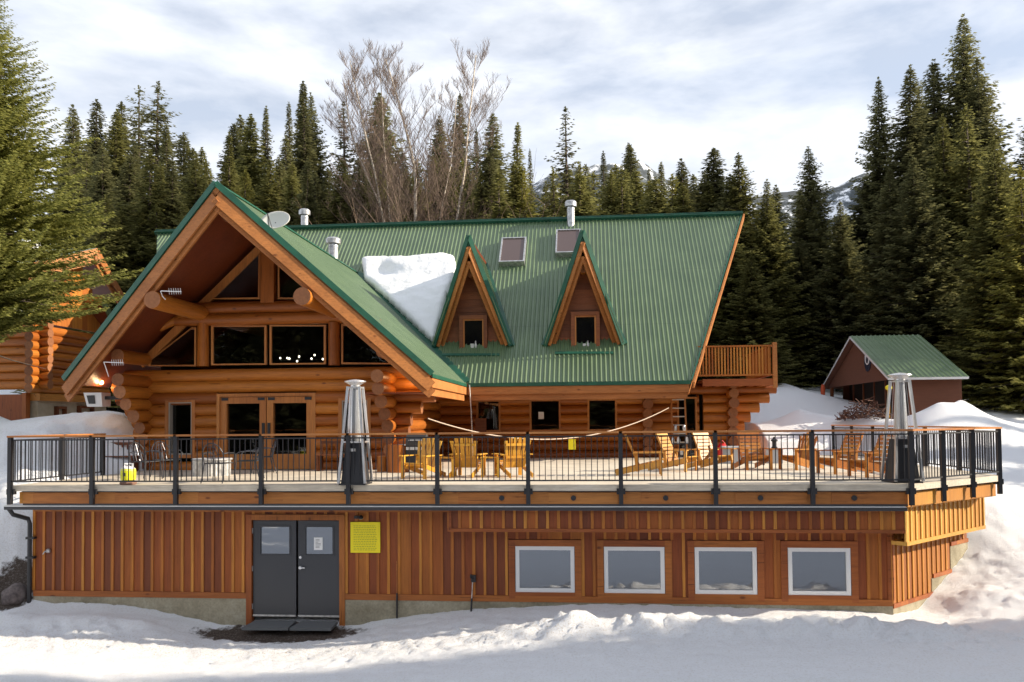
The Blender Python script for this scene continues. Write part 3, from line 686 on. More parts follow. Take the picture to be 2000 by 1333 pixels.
# ---- dormers
def dormer(apx, apy, blx, brx, by, wl, wr_, wt, wbm, label):
    root = lodge
    ya, ybt = 28.05, 28.75
    ap = at(apx, apy, ya); bl = at(blx, by, ybt); br = at(brx, by+4, ybt)
    zb = (bl.z+br.z)/2; hw = (br.x-bl.x)/2; xc = ap.x; bl = V(xc-hw, ybt, zb); br = V(xc+hw, ybt, zb); ap = V(xc, ya, ap.z)
    yv = lambda z: YE + (z-ZE)
    d = MB(); sl_ = (ap.z-zb)/hw
    for s_, b in ((-1, bl), (1, br)):
        # roof slab running back into the main slope
        a0 = ap; a1 = V(xc, yv(ap.z)+.1, ap.z); b1 = V(b.x, yv(zb)+.15, zb)
        n = V(s_*math.sin(math.atan(sl_)), 0, math.cos(math.atan(sl_)))
        d.ext([b, b1, a1, a0], -n*.10, 1, 0, 2, tint=.4)
        for k in range(14):
            y0 = 28.4+k*.3
            dn = (b-ap); dn.y = 0
            pa = V(xc, y0, ap.z); 
            # rib down to where it meets the main roof
            tmax = min(1, max(0, (ap.z - max(zb, roofz(y0)))/(ap.z-zb)))
            if tmax > .04: d.bar(pa+n*.01, pa+dn*tmax+n*.01, .05, .03, n, 0)
    o = build('dormer', d, [green, soffit_m, green_trim], root, label=label)
    t = MB()
    for s_, b in ((-1, bl), (1, br)):
        t.bar(V(b.x+s_*.03, b.y-.03, b.z-.05), V(ap.x, ap.y-.03, ap.z+.08), .05, .16, (0, 0, 1))
        a1 = V(b.x+s_*.14, b.y+.05, roofz(b.y+.05)+.03)
        t.bar(V(b.x+s_*.10, 28.75, roofz(28.75)+.04), V(xc+s_*.05, yv(ap.z)-.1, ap.z-.05), .16, .025, (0, -S2, S2))
    t.bar((xc-hw*.75, 28.42, roofz(28.45)+.035), (xc+hw*.75, 28.42, roofz(28.42)+.035), .12, .012, (0, -S2, S2))
    build('flashing', t, green_trim, o)
    t = MB()
    for s_, b in ((-1, bl), (1, br)):
        t.bar(b+V(-s_*.09, 0, -.02), ap+V(0, 0, -.32), .05, .20, (0, 0, 1), 0, .7)
        t.bar(b+V(-s_*.26, .10, .0), ap+V(0, .10, -.80), .05, .17, (0, 0, 1), 0, .4)
    build('barge_board', t, barge_m, o)
    yf = 28.95; Wd = Wall((xc-3, yf), (xc+3, yf)); 
    f_ = MB(); z = 6.4
    ub = lambda z: max(.02, (ap.z-.5-z)/sl_-.02)
    while z < ap.z-.9:
        h = .24; a_, b_ = ub(z), ub(z+h); 
        f_.hexa([(xc-a_, yf, z), (xc+a_, yf, z), (xc+a_, yf+.1, z), (xc-a_, yf+.1, z), (xc-b_, yf+.02, z+h), (xc+b_, yf+.02, z+h), (xc+b_, yf+.1, z+h), (xc-b_, yf+.1, z+h)]); z += h
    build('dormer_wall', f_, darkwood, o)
    f_ = MB(); f_.cyl((xc, 28.5, ap.z-1.18), (xc, 31, ap.z-1.18), .12, n=12, cap=1); build('ridge_log', f_, [log_y, log_end], o, 'auto')
    pa, pb = at(wl, wt, yf-.2), at(wr_, wbm, yf-.2)
    Wd2 = Wall((-20, yf-.02), (20, yf-.02))
    f_ = MB(); frame_rect(f_, Wd2, pa.x+20, pb.x+20, pb.z, pa.z, .13, -.02, .22); fr = build('window', f_, darkwood, o)
    f_ = MB(); frame_rect(f_, Wd2, pa.x+20.13, pb.x+20-.13, pb.z+.13, pa.z-.13, .05, -.02, .17); build('sash', f_, frame_m, fr)
    f_ = MB(); Wd2.box(f_, pa.x+20.18, pb.x+20-.18, pb.z+.18, pa.z-.18, .08, .09); build('pane', f_, mat('dormer_glass', (.004, .004, .006), .06, 0, .9), fr)
    f_ = MB(); c = (pa.x+pb.x)/2; f_.box(c-.1, c+.02, yf-.22, yf-.16, pb.z+.18, pb.z+.34); f_.lathe((c+.08, yf-.2, pb.z+.18), [(.03, 0), (.05, .1), (.02, .2), (.02, .26)], 8)
    build('sill_ornament', f_, mat('ornament_white', (.5, .5, .5), .5), fr)
dormer(915, 465, 850, 998, 672, 897, 952, 617, 690, 'steep dormer beside the heap of roof snow')
dormer(1138, 455, 1070, 1220, 670, 1115, 1172, 610, 690, 'steep dormer further from the roof snow')
# ---- skylights
for (xa, ya_, xb_, yb_) in ((975, 474, 1023, 520), (1085, 458, 1133, 502)):
    def rp(px, py):
        r = ray(px, py); k = (ZE-YE-EZ)/(r.z-r.y); return r*k+V(0, 0, EZ)
    p0, p1 = rp(xa, yb_), rp(xb_, ya_); n = V(0, -S2, S2)
    x0, x1 = p0.x, p0.x+1.02; t0_, t1_ = (p0.y-YE)/S2-.05, (p1.y-YE)/S2+.05
    mb = MB(); O = lambda s, t, h: V(s, YE, ZE)+tm_*t+n*h
    def rbox(m_, s0, s1, a, b, h0, h1): m_.hexa([O(s0,a,h0), O(s1,a,h0), O(s1,b,h0), O(s0,b,h0), O(s0,a,h1), O(s1,a,h1), O(s1,b,h1), O(s0,b,h1)])
    for q_ in ((x0, x0+.06, t0_, t1_), (x1-.06, x1, t0_, t1_), (x0+.06, x1-.06, t0_, t0_+.06), (x0+.06, x1-.06, t1_-.06, t1_)): rbox(mb, *q_, 0, .24)
    o = build('skylight', mb, galv, lodge); mb = MB(); rbox(mb, x0+.06, x1-.06, t0_+.06, t1_-.06, .18, .2)
    build('pane', mb, mat('skylight_glass', (.10, .065, .06), .25, 0, .6), o)
# ---- roof vents
def vent(px, py, Y, h, r=.16):
    c = at(px, py, Y); mb = MB()
    mb.lathe(c, [(r, -.6), (r, h-.35), (r*1.05, h-.35), (r*1.05, h-.3), (r, h-.3), (r, h-.22)], 16)
    o = build('roof_vent', mb, galv, lodge, 'auto'); mb = MB(); mb.lathe(c, [(r*.9, h-.2), (r*1.55, h-.2), (r*1.6, h-.02), (r*1.2, h+.05), (r*.3, h+.09)], 16); build('vent_cap', mb, galv, o, 'auto')
vent(595, 447, 34.8, .8); vent(651, 510, 32.6, .9, .2); vent(1115, 433, 34.4, .82, .16)
# ---- snow heap on the roof
mb = MB()
def inpoly(x, y, P_):
    c = False; n = len(P_)
    for i in range(n):
        (x0, y0), (x1, y1) = P_[i], P_[(i+1)%n]
        if (y0 > y) != (y1 > y) and x < (x1-x0)*(y-y0)/(y1-y0)+x0: c = not c
    return c
def edge_d(x, y, P_):
    best = 9
    for i in range(len(P_)):
        a = Vector(P_[i]); b = Vector(P_[(i+1)%len(P_)]); p = Vector((x, y)); t = max(0, min(1, (p-a).dot(b-a)/(b-a).length_squared)); best = min(best, (p-a-(b-a)*t).length)
    return best
SP = []
for px, py in ((707, 516), (722, 512), (760, 512), (800, 512), (835, 508), (870, 505), (890, 512), (893, 530), (872, 590), (853, 668), (842, 672), (790, 622), (740, 575), (712, 552)):
    r = ray(px, py); k = (ZE-YE-EZ-.0)/(r.z-r.y); p = r*k; SP.append((p.x, (p.y-YE)/S2))
x0, x1 = min(p[0] for p in SP), max(p[0] for p in SP); y0, y1 = min(p[1] for p in SP), max(p[1] for p in SP); st = .07
nn_ = V(0, -S2, S2); ids = {}; hv = []
def sh(x, t):
    e = edge_d(x, t, SP)
    h = .30*(1-math.exp(-e/.05)) + .04*noise.fractal(Vector((x*2.0, t*2.0, 2)), .9, 2, 5) + .10*float(sst(y1-1.8, y1-.4, np.array([t]))[0])
    dip = math.exp(-((x+8.1)/.55)**2 - ((t-(y1-1.1))/.35)**2); return max(.02, h - .26*dip)
nxs, nts = int((x1-x0)/st)+1, int((y1-y0)/st)+1
for i in range(nxs):
    for j in range(nts):
        x, t = x0+i*st, y0+j*st; jx = x+.05*noise.noise(V(x*3, t*3, 0)); 
        if inpoly(x, t, SP):
            ids[(i, j)] = len(hv); hv.append(OM+V(x, 0, 0)+tm_*t+nn_*sh(x, t))
fs = [(ids[(i, j)], ids[(i+1, j)], ids[(i+1, j+1)], ids[(i, j+1)]) for i in range(nxs-1) for j in range(nts-1) if all(k in ids for k in ((i, j), (i+1, j), (i+1, j+1), (i, j+1)))]
nb = len(hv); low = [p - nn_*(p-OM).dot(nn_)*.96 for p in hv]
from collections import Counter
ec = Counter()
for f in fs:
    for k in range(4): ec[(f[k], f[(k+1)%4])] += 1
sides = [(a, b, b+nb, a+nb) for (a, b) in ec if (b, a) not in ec]
mb.add(hv+low, fs+sides, 0, .5)
rs = build('roof_snow', mb, snow_roof, None, True); tag(rs, 'thick white heap of snow lying in the roof valley beside the dormer', 'snow heap')

# ---- gutter, downpipes
mb = MB(); mb.bar((-13.2, 17.50, 2.325), (6.44, 17.50, 2.325), .13, .10); o = build('gutter', mb, dark_gray, lodge)
mb = MB(); mb.bar((-13.2, 17.428, 2.362), (6.42, 17.428, 2.362), .02, .025); build('gutter_lip', mb, white_m, o)  # lip coloured white to paint in the highlight along the gutter edge
mb = MB(); mb.tube([(-13.15, 17.52, 2.3), (-13.1, 17.6, 2.15), (-12.95, 17.9, 2.02), (-12.93, 17.93, 1.9), (-12.93, 17.93, -.1)], .05, 8); mb.box(-13.0, -12.8, 17.88, 17.99, 1.55, 1.6); mb.box(-13.0, -12.8, 17.88, 17.99, 1.1, 1.15)
build('downpipe', mb, black_m, lodge)
mb = MB(); p0 = V(-4.0, 27.3, ZE-.05); mb.tube([p0, (-3.95, 27.33, 4.5), (-3.9, 27.36, DZ+.1)], .022, 6); build('rain_chain', mb, galv, lodge)

# ================================================================== DECK
deck = thing('deck', 'long raised terrace with pale floor and orange timber edge beam', 'deck', (-2, 17.5, DZ))
DKP = [(-12.85, 17.25), (6.47, 17.25), (9.35, 19.75), (9.35, 31.1), (5.0, 31.1), (5.0, 29.9), (-5.0, 30), (-12.85, 30)]
mb = MB(); mb.ext([(x, y, DZ) for x, y in DKP], (0, 0, -.13), 0); build('deck_floor', mb, decktop, deck)
WF = Wall((-12.7, 17.38), (6.43, 17.38)); mb = MB()
WF.box(mb, 0, WF.L, 2.42, 2.68, -.1, 0)
for k in range(10): WF.box(mb, .25+k*1.93, .25+k*1.93+1.45, 2.43, 2.66, 0, .02)
WF2 = Wall((6.43, 17.38), (9.30, 19.87)); build('edge_beam', mb, wood('beam_wood', [(0, (.40, .14, .03)), (1, (.50, .21, .05))], 'x', .55), deck); mb = MB()
WF2.box(mb, 0, WF2.L, 2.36, 2.68, -.1, 0)
for k in range(3): WF2.box(mb, .12+k*1.26, .12+k*1.26+.95, 2.38, 2.66, 0, .02)
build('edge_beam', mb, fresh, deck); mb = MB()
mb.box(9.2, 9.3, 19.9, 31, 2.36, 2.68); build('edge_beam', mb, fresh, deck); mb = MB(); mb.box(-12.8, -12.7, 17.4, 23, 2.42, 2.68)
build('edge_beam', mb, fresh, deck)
mb = MB(); WF.box(mb, 0, WF.L, 2.68, 2.705, -.1, .03); WF2.box(mb, 0, WF2.L, 2.68, 2.705, -.1, .03); WF.box(mb, 0, WF.L, 2.39, 2.42, -.2, .01); build('edge_flashing', mb, dark_gray, deck)
for px in (980, 1120, 1300, 1485, 1668):
    c = at(px, 973, 17.36); mb = MB(); mb.cyl((c.x, 17.33, c.z), (c.x, 17.40, c.z), .055, n=14); build('drain_hole', mb, black_m, deck)
# railing
rail = thing('deck_railing', 'black metal railing with thin balusters and a wooden handrail around the deck', 'railing', (-2, 17.2, DZ))
ZR = DZ+1.11
def bay(A, B, post=True, bottom=DZ-.4, hat=True, outn=None):
    A = Vector(A); B = Vector(B); d = (B-A); Lb = d.length; d.normalize()
    mb = MB(); z = V(0, 0, 1)
    mb.bar(A+z*(DZ+.09)+d*.04, B+z*(DZ+.09)-d*.04, .035, .03); mb.bar(A+z*(ZR-.10)+d*.04, B+z*(ZR-.10)-d*.04, .035, .03)
    k = int(Lb/.115); 
    for i in range(1, k): mb.bar(A+d*(i*Lb/k)+z*(DZ+.1), A+d*(i*Lb/k)+z*(ZR-.1), .016, .016)
    build('baluster_panel', mb, black_m, rail)
    mb = MB(); mb.bar(A+z*(ZR-.02)-d*.03, B+z*(ZR-.02)+d*.03, .14, .04, (0, 0, 1)); build('handrail', mb, rail_m, rail)
def post(P_, bottom=DZ-.42):
    mb = MB(); x, y = P_; mb.box(x-.043, x+.043, y-.043, y+.043, bottom, ZR-.04); mb.box(x-.09, x+.09, y+.0, y+.09, DZ-.20, DZ-.08); build('post', mb, black_m, rail)
rail_m = wood('handrail_wood', [(0, (.48, .19, .06)), (1, (.58, .25, .08))], 'x', .4, knots=False)
YRL = 17.2
fp = [(-12.88+i*1.932, YRL) for i in range(11)]
for a, b in zip(fp[:-1], fp[1:]): bay((*a, 0), (*b, 0))
ang = [fp[-1]] + [(6.44+(9.32-6.44)*k/3, YRL+(19.72-YRL)*k/3) for k in (1, 2, 3)]
for a, b in zip(ang[:-1], ang[1:]): bay((*a, 0), (*b, 0))
sidep = [ang[-1]] + [(9.32-.45*(k/6), 19.72+11.2*k/6) for k in range(1, 7)]
for a, b in zip(sidep[:-1], sidep[1:]): bay((*a, 0), (*b, 0))
backp = [sidep[-1], (9.9, 31.2), (11.6, 31.4)]
leftp = [(-12.88, 17.2), (-12.88, 19.0), (-12.88, 20.7)]
for a, b in zip(leftp[:-1], leftp[1:]): bay((*a, 0), (*b, 0))
for p in fp + ang[1:] + sidep[1:] + leftp[1:]: post(p)


# ================================================================== OBJECTS ON THE DECK
def deckpt(px, py): return atz(px, py, DZ)
# patio heaters
def heater():
    r = thing('patio_heater', '', 'patio heater')
    mb = MB(); c0, c1 = .29, .13
    for sx_ in (-1, 1):
        for sy in (-1, 1):
            mb.bar((sx_*c0, sy*c0, .04), (sx_*c1, sy*c1, 2.12), .05, .05, (0, 1, 0))
    for z, c in ((.92, .225), (2.1, .13)):
        for k in range(4):
            a = [(-c,-c),(c,-c),(c,c),(-c,c)][k]; b = [(c,-c),(c,c),(-c,c),(-c,-c)][k]; mb.bar((*a, z), (*b, z), .022, .03)
    build('frame', mb, steel, r)
    mb = MB(); mb.hexa([(-.25,-.25,.03),(.25,-.25,.03),(.25,.25,.03),(-.25,.25,.03),(-.165,-.165,.9),(.165,-.165,.9),(.165,.165,.9),(-.165,.165,.9)]); mb.box(-.29,.29,-.29,.29,0,.03)
    b = build('base_cabinet', mb, black_m, r); mb = MB(); mb.box(-.05, .05, -.20, -.185, .72, .78); build('control_plate', mb, steel, b)
    mb = MB(); mb.cyl((0,0,.9), (0,0,2.08), .13, .09, n=14); build('flame_tube', mb, mat('heater_glass', (.55,.57,.6), .12, .6), r, 'auto')
    mb = MB()
    for k in range(4):
        for q in (-.33, .33):
            a0 = [(q, -1), (1, q), (q, 1), (-1, q)][k]; mb.bar((a0[0]*.19, a0[1]*.19, .95), (a0[0]*.11, a0[1]*.11, 2.08), .006, .006)
    build('guard', mb, steel, r)
    mb = MB(); mb.lathe((0,0,0), [(.10, 2.10), (.10, 2.15), (.21, 2.21), (.235, 2.225), (.23, 2.24), (.10, 2.27), (.03, 2.28)], 28); build('reflector', mb, steel, r, 'auto'); return r
h0 = heater(); p = deckpt(692, 947); h0.location = (p.x, p.y+.1, DZ); tag(h0, 'tall steel pyramid patio heater in front of the right window of the log gable', None, 'pyramid patio heaters')
p = at(1762, 948, 17.75); dup(h0, (p.x, 17.75, DZ), .15, 'steel pyramid patio heater at the angled right corner of the deck')
# adirondack chairs -- local: faces -Y, back towards +Y
def chair_v(m_):
    r = thing('adirondack_chair', '', 'chair')
    mb = MB()
    for k in range(5): y = -.42+k*.105; z = .37-(y+.42)*.28; mb.bar((-.27, y, z), (.27, y, z), .09, .02)
    build('seat', mb, m_, r)
    mb = MB(); n = 6
    for k in range(n):
        t = (k-(n-1)/2)/((n-1)/2); x0_ = t*.21; x1_ = t*.30; h = .97-.10*t*t
        mb.ob(V(x0_-.042, .10, .22), V(.084, 0, 0), V(0, .02, .006), V(x1_-x0_, (h-.22)*.33, h-.22), 0)
    mb.bar((-.27, .22, .48), (.27, .22, .48), .03, .06); mb.bar((-.3, .33, .78), (.3, .33, .78), .025, .06)
    build('backrest', mb, m_, r)
    for s_ in (-1, 1):
        mb = MB(); mb.ob(V(s_*.34-.065, -.46, .53), V(.13, 0, 0), V(0, .74, 0), V(0, 0, .022)); build('armrest', mb, m_, r)
        mb = MB(); mb.box(s_*.31-.045, s_*.31+.045, -.40, -.375, 0, .53); mb.box(s_*.31-.012, s_*.31+.012, -.375, -.3, .35, .53); build('front_leg', mb, m_, r)
        mb = MB(); mb.ob(V(s_*.28-.012, -.42, .27), V(.024, 0, 0), V(0, .98, -.27), V(0, .02, .10)); build('stringer', mb, m_, r)
        mb = MB(); mb.ob(V(s_*.315-.012, .16, .12), V(.024, 0, 0), V(0, .09, 0), V(0, .03, .41)); build('rear_leg', mb, m_, r)
    return r
def chair_h(m_):
    r = thing('ladder_back_chair', '', 'chair')
    mb = MB()
    for k in range(6): y = -.44+k*.10; z = .38-(y+.44)*.30; mb.bar((-.27, y, z), (.27, y, z), .082, .022)
    build('seat', mb, m_, r)
    mb = MB(); d = V(0, .34, .78); o = V(0, .06, .20)
    for s_ in (-1, 1): mb.ob(o+V(s_*.27-.02, .02, 0), V(.04, 0, 0), V(0, .05, 0), d)
    for k in range(8): q = o+d*(.12+k*.118); mb.ob(q+V(-.30, 0, -.032), V(.60, 0, 0), V(0, .02, 0), V(0, .03, .07))
    build('backrest', mb, m_, r)
    for s_ in (-1, 1):
        mb = MB(); mb.ob(V(s_*.35-.06, -.48, .54), V(.12, 0, 0), V(0, .74, 0), V(0, 0, .024)); build('armrest', mb, m_, r)
        mb = MB(); mb.box(s_*.32-.045, s_*.32+.045, -.42, -.38, 0, .54); build('front_leg', mb, m_, r)
        mb = MB(); mb.ob(V(s_*.285-.02, -.44, .25), V(.04, 0, 0), V(0, 1.12, -.25), V(0, .02, .12)); build('stringer', mb, m_, r)
        mb = MB(); mb.ob(V(s_*.33-.015, .12, .10), V(.03, 0, 0), V(0, .08, 0), V(0, .03, .44)); build('rear_leg', mb, m_, r)
    return r
cg = chair_v(chair_gold); ch = chair_h(chair_m); cr_ = chair_h(chair_red); cv = chair_v(chair_red)
GRP = 'wooden lounge chairs on the deck'
def place(px, py, src, rz, label, first=False, yoff=0):
    p = deckpt(px, py)
    if first: src.location = (p.x, p.y+yoff, DZ); src.rotation_euler = (0, 0, R_(rz)); tag(src, label, None, GRP); return src
    return dup(src, (p.x, p.y+yoff, DZ), R_(rz), label, GRP)
place(826, 934, cg, -22, 'bright golden slatted lounge chair at the left end of the wooden chairs, facing the railing', True)
place(913, 931, cg, 172, 'golden lounge chair between the two small wooden side tables, its slatted back to the railing')
place(1003, 931, cg, 205, 'golden lounge chair right of the second side table, beside a railing post')
place(1258, 928, ch, 88, 'orange lounge chair seen in profile, leaning left with its rear leg by the railing', True)
place(1322, 920, ch, 58, 'broad pale sunlit lounge chair with solid looking back, second in the right group')
place(1392, 917, ch, 40, 'sunlit golden lounge chair with horizontal slats behind a railing post')
place(1472, 917, cr_, 8, 'dark reddish lounge chair with light gaps between its back slats', True)
place(1562, 917, cv, -62, 'reddish lounge chair with upright back slats facing left', True)
place(1642, 925, cr_, -68, 'lounge chair with horizontal slats facing left, left one of the pair beside the corner heater')
place(1706, 931, cr_, -72, 'lounge chair with horizontal slats facing left, right next to the corner heater')
def side_table():
    r = thing('side_table', '', 'side table'); mb = MB()
    for k in range(4): mb.box(-.24+k*.12, -.13+k*.12, -.24, .24, .46, .48)
    build('tabletop', mb, chair_gold, r)
    for sx_ in (-1, 1):
        for sy in (-1, 1): mb = MB(); mb.box(sx_*.19-.03, sx_*.19+.03, sy*.19-.03, sy*.19+.03, 0, .46); build('leg', mb, chair_gold, r)
    return r
st0 = side_table(); p = deckpt(872, 932); st0.location = (p.x, p.y, DZ); tag(st0, 'small golden wooden side table left of the chair turned away', None, 'small wooden side tables')
p = deckpt(958, 932); dup(st0, (p.x, p.y, DZ), .1, 'small golden wooden side table right of the chair turned away')
# grey fire table with two dark lanterns
p = deckpt(1440, 905); ft = thing('fire_table', 'low pale grey square table behind the dark reddish chair', 'table', (p.x, p.y, DZ)); x, y = p.x, p.y
mb = MB(); mb.box(x-.38, x+.38, y-.38, y+.38, DZ, DZ+.46); build('base', mb, mat('table_grey', (.42, .44, .47), .6), ft); mb = MB(); mb.box(x-.43, x+.43, y-.43, y+.43, DZ+.46, DZ+.51); build('tabletop', mb, mat('table_top_grey', (.5, .51, .53), .5), ft)
def lantern(x, y, z, s=1):
    mb = MB(); mb.lathe((x, y, z), [(.07*s, 0), (.075*s, .03), (.05*s, .06), (.05*s, .2), (.08*s, .22), (.08*s, .25), (.03*s, .3), (.03*s, .34)], 10)
    return build('lantern', mb, black_m, None, 'auto')
tag(lantern(x+.12, y-.1, DZ+.51, 1.2), 'squat black lantern standing on the low grey table', 'lantern')
p2 = deckpt(1513, 905); mb = MB(); mb.box(p2.x-.2, p2.x+.2, p2.y-.2, p2.y+.2, DZ, DZ+.42)
ft2 = thing('planter_box', 'pale grey box table between the dark reddish chair and the upright slatted chair', 'box table', (p2.x, p2.y, DZ)); build('base', mb, bpy.data.materials['table_grey'], ft2)
mb = MB(); mb.box(p2.x-.22, p2.x+.22, p2.y-.22, p2.y+.22, DZ+.42, DZ+.45); build('tabletop', mb, darkwood, ft2)
tag(lantern(p2.x, p2.y, DZ+.45, 1.3), 'tall black lantern on the grey box table between two chairs', 'lantern')
# metal garden armchairs
def metal_chair():
    r = thing('metal_armchair', '', 'chair'); T = .013
    mb = MB(); mb.box(-.22, .22, -.24, .2, .43, .445)
    for k in range(5): mb.bar((-.22+k*.11, -.24, .45), (-.22+k*.11, .2, .45), .012, .012)
    build('seat', mb, dark_gray, r)
    mb = MB(); arc = [(-.24, .2, .44)] + [(-.25*math.cos(a), .23+.10*math.sin(a), .62+.28*math.sin(a)) for a in [i*math.pi/10 for i in range(11)]] + [(.24, .2, .44)]
    mb.tube(arc, T)
    for x in (-.14, -.05, .05, .14): mb.tube([(x, .21, .45), (x*.9, .27, .66), (x*.5, .32, .86)], .008, 5)
    mb.tube([(-.2, .26, .66), (0, .29, .60), (.2, .26, .66)], .008, 5); mb.tube([(.1*math.cos(a), .31, .76+.06*math.sin(a)) for a in [i*math.pi/6 for i in range(13)]], .007, 5)
    build('backrest', mb, metal_grey, r)
    for s_ in (-1, 1):
        mb = MB(); mb.tube([(s_*.25, .24, .66), (s_*.29, .1, .68), (s_*.29, -.15, .67), (s_*.28, -.24, .62), (s_*.25, -.25, .44)], T); build('armrest', mb, metal_grey, r)
        mb = MB(); mb.tube([(s_*.24, -.25, .44), (s_*.25, -.27, .2), (s_*.26, -.29, 0)], T); build('leg', mb, metal_grey, r)
        mb = MB(); mb.tube([(s_*.24, .2, .44), (s_*.25, .25, .2), (s_*.26, .3, 0)], T); build('leg', mb, metal_grey, r)
    return r
metal_grey = mat('cast_metal', (.09, .09, .10), .3, .7)
mc = metal_chair(); GM = 'dark metal armchairs around the grey fire pit'
def pm(px, py, rz, label, first=False):
    p = deckpt(px, py)
    if first: mc.location = (p.x, p.y, DZ); mc.rotation_euler = (0, 0, R_(rz)); tag(mc, label, None, GM)
    else: dup(mc, (p.x, p.y, DZ), R_(rz), label, GM)
pm(283, 937, 75, 'dark metal armchair nearest the yellow gas cylinder, facing right', True)
pm(325, 932, 60, 'dark metal armchair with a shiny round back, second from the gas cylinder')
pm(427, 943, 175, 'dark metal armchair with its back to the railing in front of the round fire pit')
pm(487, 936, -80, 'dark metal armchair right of the round fire pit')
pm(515, 925, -60, 'dark metal armchair beside the railing post, furthest right of the metal chairs')
pm(345, 912, 20, 'dark metal armchair behind the fire pit near the small window')
p = deckpt(407, 930); fp_ = thing('fire_pit', 'low round grey fire pit with corrugated metal sides among the metal chairs', 'fire pit', (p.x, p.y+.2, DZ)); mb = MB(); nseg = 60
prof = []
x, y = p.x, p.y+.2
vs = []; 
for z in (0, .40):
    for k in range(nseg): a = 2*math.pi*k/nseg; rr = .46 + (.012 if k % 2 else -.012); vs.append((x+rr*math.cos(a), y+rr*math.sin(a), DZ+z))
mb.add(vs, [(k, (k+1)%nseg, (k+1)%nseg+nseg, k+nseg) for k in range(nseg)]); build('tub', mb, galv, fp_)
mb = MB(); mb.lathe((x, y, DZ), [(.50, .40), (.51, .42), (.50, .445), (.36, .45), (.30, .42)], 32); build('rim', mb, mat('rim_grey', (.35, .35, .36), .5), fp_, 'auto')
# round bistro table
p = deckpt(492, 912); bt = thing('bistro_table', 'small dark metal table between the two right metal armchairs', 'table', (p.x, p.y+.3, DZ)); x, y = p.x, p.y+.3
mb = MB(); mb.lathe((x, y, DZ), [(.36, .70), (.37, .715), (.36, .73)], 28); build('tabletop', mb, metal_grey, bt)
for k in range(3): a = k*2.09; mb = MB(); mb.tube([(x+.25*math.cos(a), y+.25*math.sin(a), DZ+.70), (x+.08*math.cos(a), y+.08*math.sin(a), DZ+.35), (x+.28*math.cos(a), y+.28*math.sin(a), DZ)], .014); build('leg', mb, metal_grey, bt)
# gas cylinder
p = deckpt(243, 948); x, y = p.x, p.y+.15
gc_ = thing('gas_cylinder', 'yellow and white propane cylinder on a low stone by the left railing', 'gas cylinder', (x, y, DZ))
mb = MB(); mb.lathe((x, y, DZ+.08), [(.10, 0), (.155, .03), (.16, .10), (.16, .22), (.15, .27), (.08, .31)], 24); build('tank', mb, mat('tank_yellow', (.78, .76, .02), .4), gc_, 'auto')
mb = MB(); mb.lathe((x, y, DZ+.08), [(.156, .245), (.13, .30), (.05, .335)], 24); build('shoulder', mb, white_m, gc_, 'auto')
mb = MB(); mb.tube([(x+.10*math.cos(a), y+.10*math.sin(a), DZ+.46) for a in [i*.5 for i in range(11)]], .014, 6)
for a in (0, 2.1, 4.2): mb.bar((x+.1*math.cos(a), y+.1*math.sin(a), DZ+.36), (x+.1*math.cos(a), y+.1*math.sin(a), DZ+.46), .03, .03)
build('collar', mb, white_m, gc_)
mb = MB(); mb.box(x-.03, x+.03, y-.166, y-.16, DZ+.2, DZ+.27); build('label_plate', mb, dark_gray, gc_)
mb = MB(); mb.lathe((x, y, DZ), [(.16, 0), (.18, .03), (.17, .08)], 10); o = build('flat_stone', mb, mat('stone_red', (.22, .12, .09), .9)); tag(o, 'flat reddish stone under the yellow gas cylinder', 'stone')
# benches and stumps near the gable wall
def bench(cx, cy, wid, label):
    r = thing('bench', label, 'bench', (cx, cy, DZ)); mb = MB()
    for k in range(3): mb.box(cx-wid/2, cx+wid/2, cy-.2+k*.13, cy-.09+k*.13, DZ+.42, DZ+.45)
    build('seat', mb, darkwood, r); mb = MB(); mb.box(cx-wid/2, cx+wid/2, cy+.2, cy+.23, DZ+.75, DZ+.83)
    n_ = int(wid/.13)
    for k in range(n_): xx_ = cx-wid/2+.05+k*(wid-.1)/(n_-1); mb.box(xx_-.02, xx_+.02, cy+.2, cy+.23, DZ+.45, DZ+.75)
    build('backrest', mb, darkwood, r)
    for s_ in (-1, 1): mb = MB(); mb.box(cx+s_*(wid/2-.04)-.03, cx+s_*(wid/2-.04)+.03, cy-.2, cy+.23, DZ, DZ+.42); build('leg', mb, darkwood, r)
p = at(667, 900, 22.4); bench(p.x, 22.35, 1.3, 'dark slatted bench under the right window behind the patio heater')
p = at(236, 900, 22.3); bench(p.x, 22.3, .9, 'dark slatted bench against the left log corner')
def stump(px, Y, r_, h, label):
    p = at(px, 900, Y); mb = MB(); mb.cyl((p.x, Y, DZ), (p.x, Y, DZ+h), r_, r_*.95, 14, 0, 1, segs=4, wob=.03); o = build('log_stump', mb, [log_z, log_end], None, 'auto'); tag(o, label, 'stump')
stump(748, 21.9, .16, .42, 'small upright log stump at the foot of the log corner')
stump(778, 21.6, .30, .74, 'wide upright log stump beside the barbecue')
# barbecue
p = at(815, 900, 21.6); x, y = p.x, 21.6; g = thing('barbecue', 'black and chrome barbecue standing behind the golden chair', 'barbecue', (x, y, DZ))
mb = MB(); mb.box(x-.26, x+.26, y-.22, y+.22, DZ+.12, DZ+.62); build('cart', mb, black_m, g)
mb = MB(); mb.cyl((x-.26, y, DZ+.80), (x+.26, y, DZ+.80), .23, n=18); build('lid', mb, dark_gray, g, 'auto')
mb = MB(); mb.bar((x-.18, y-.27, DZ+.86), (x+.18, y-.27, DZ+.86), .03, .03); mb.box(x-.25, x+.25, y-.24, y-.22, DZ+.6, DZ+.68); build('handle', mb, steel, g)
mb = MB(); mb.box(x-.46, x-.27, y-.2, y+.2, DZ+.72, DZ+.75); build('side_shelf', mb, steel, g)
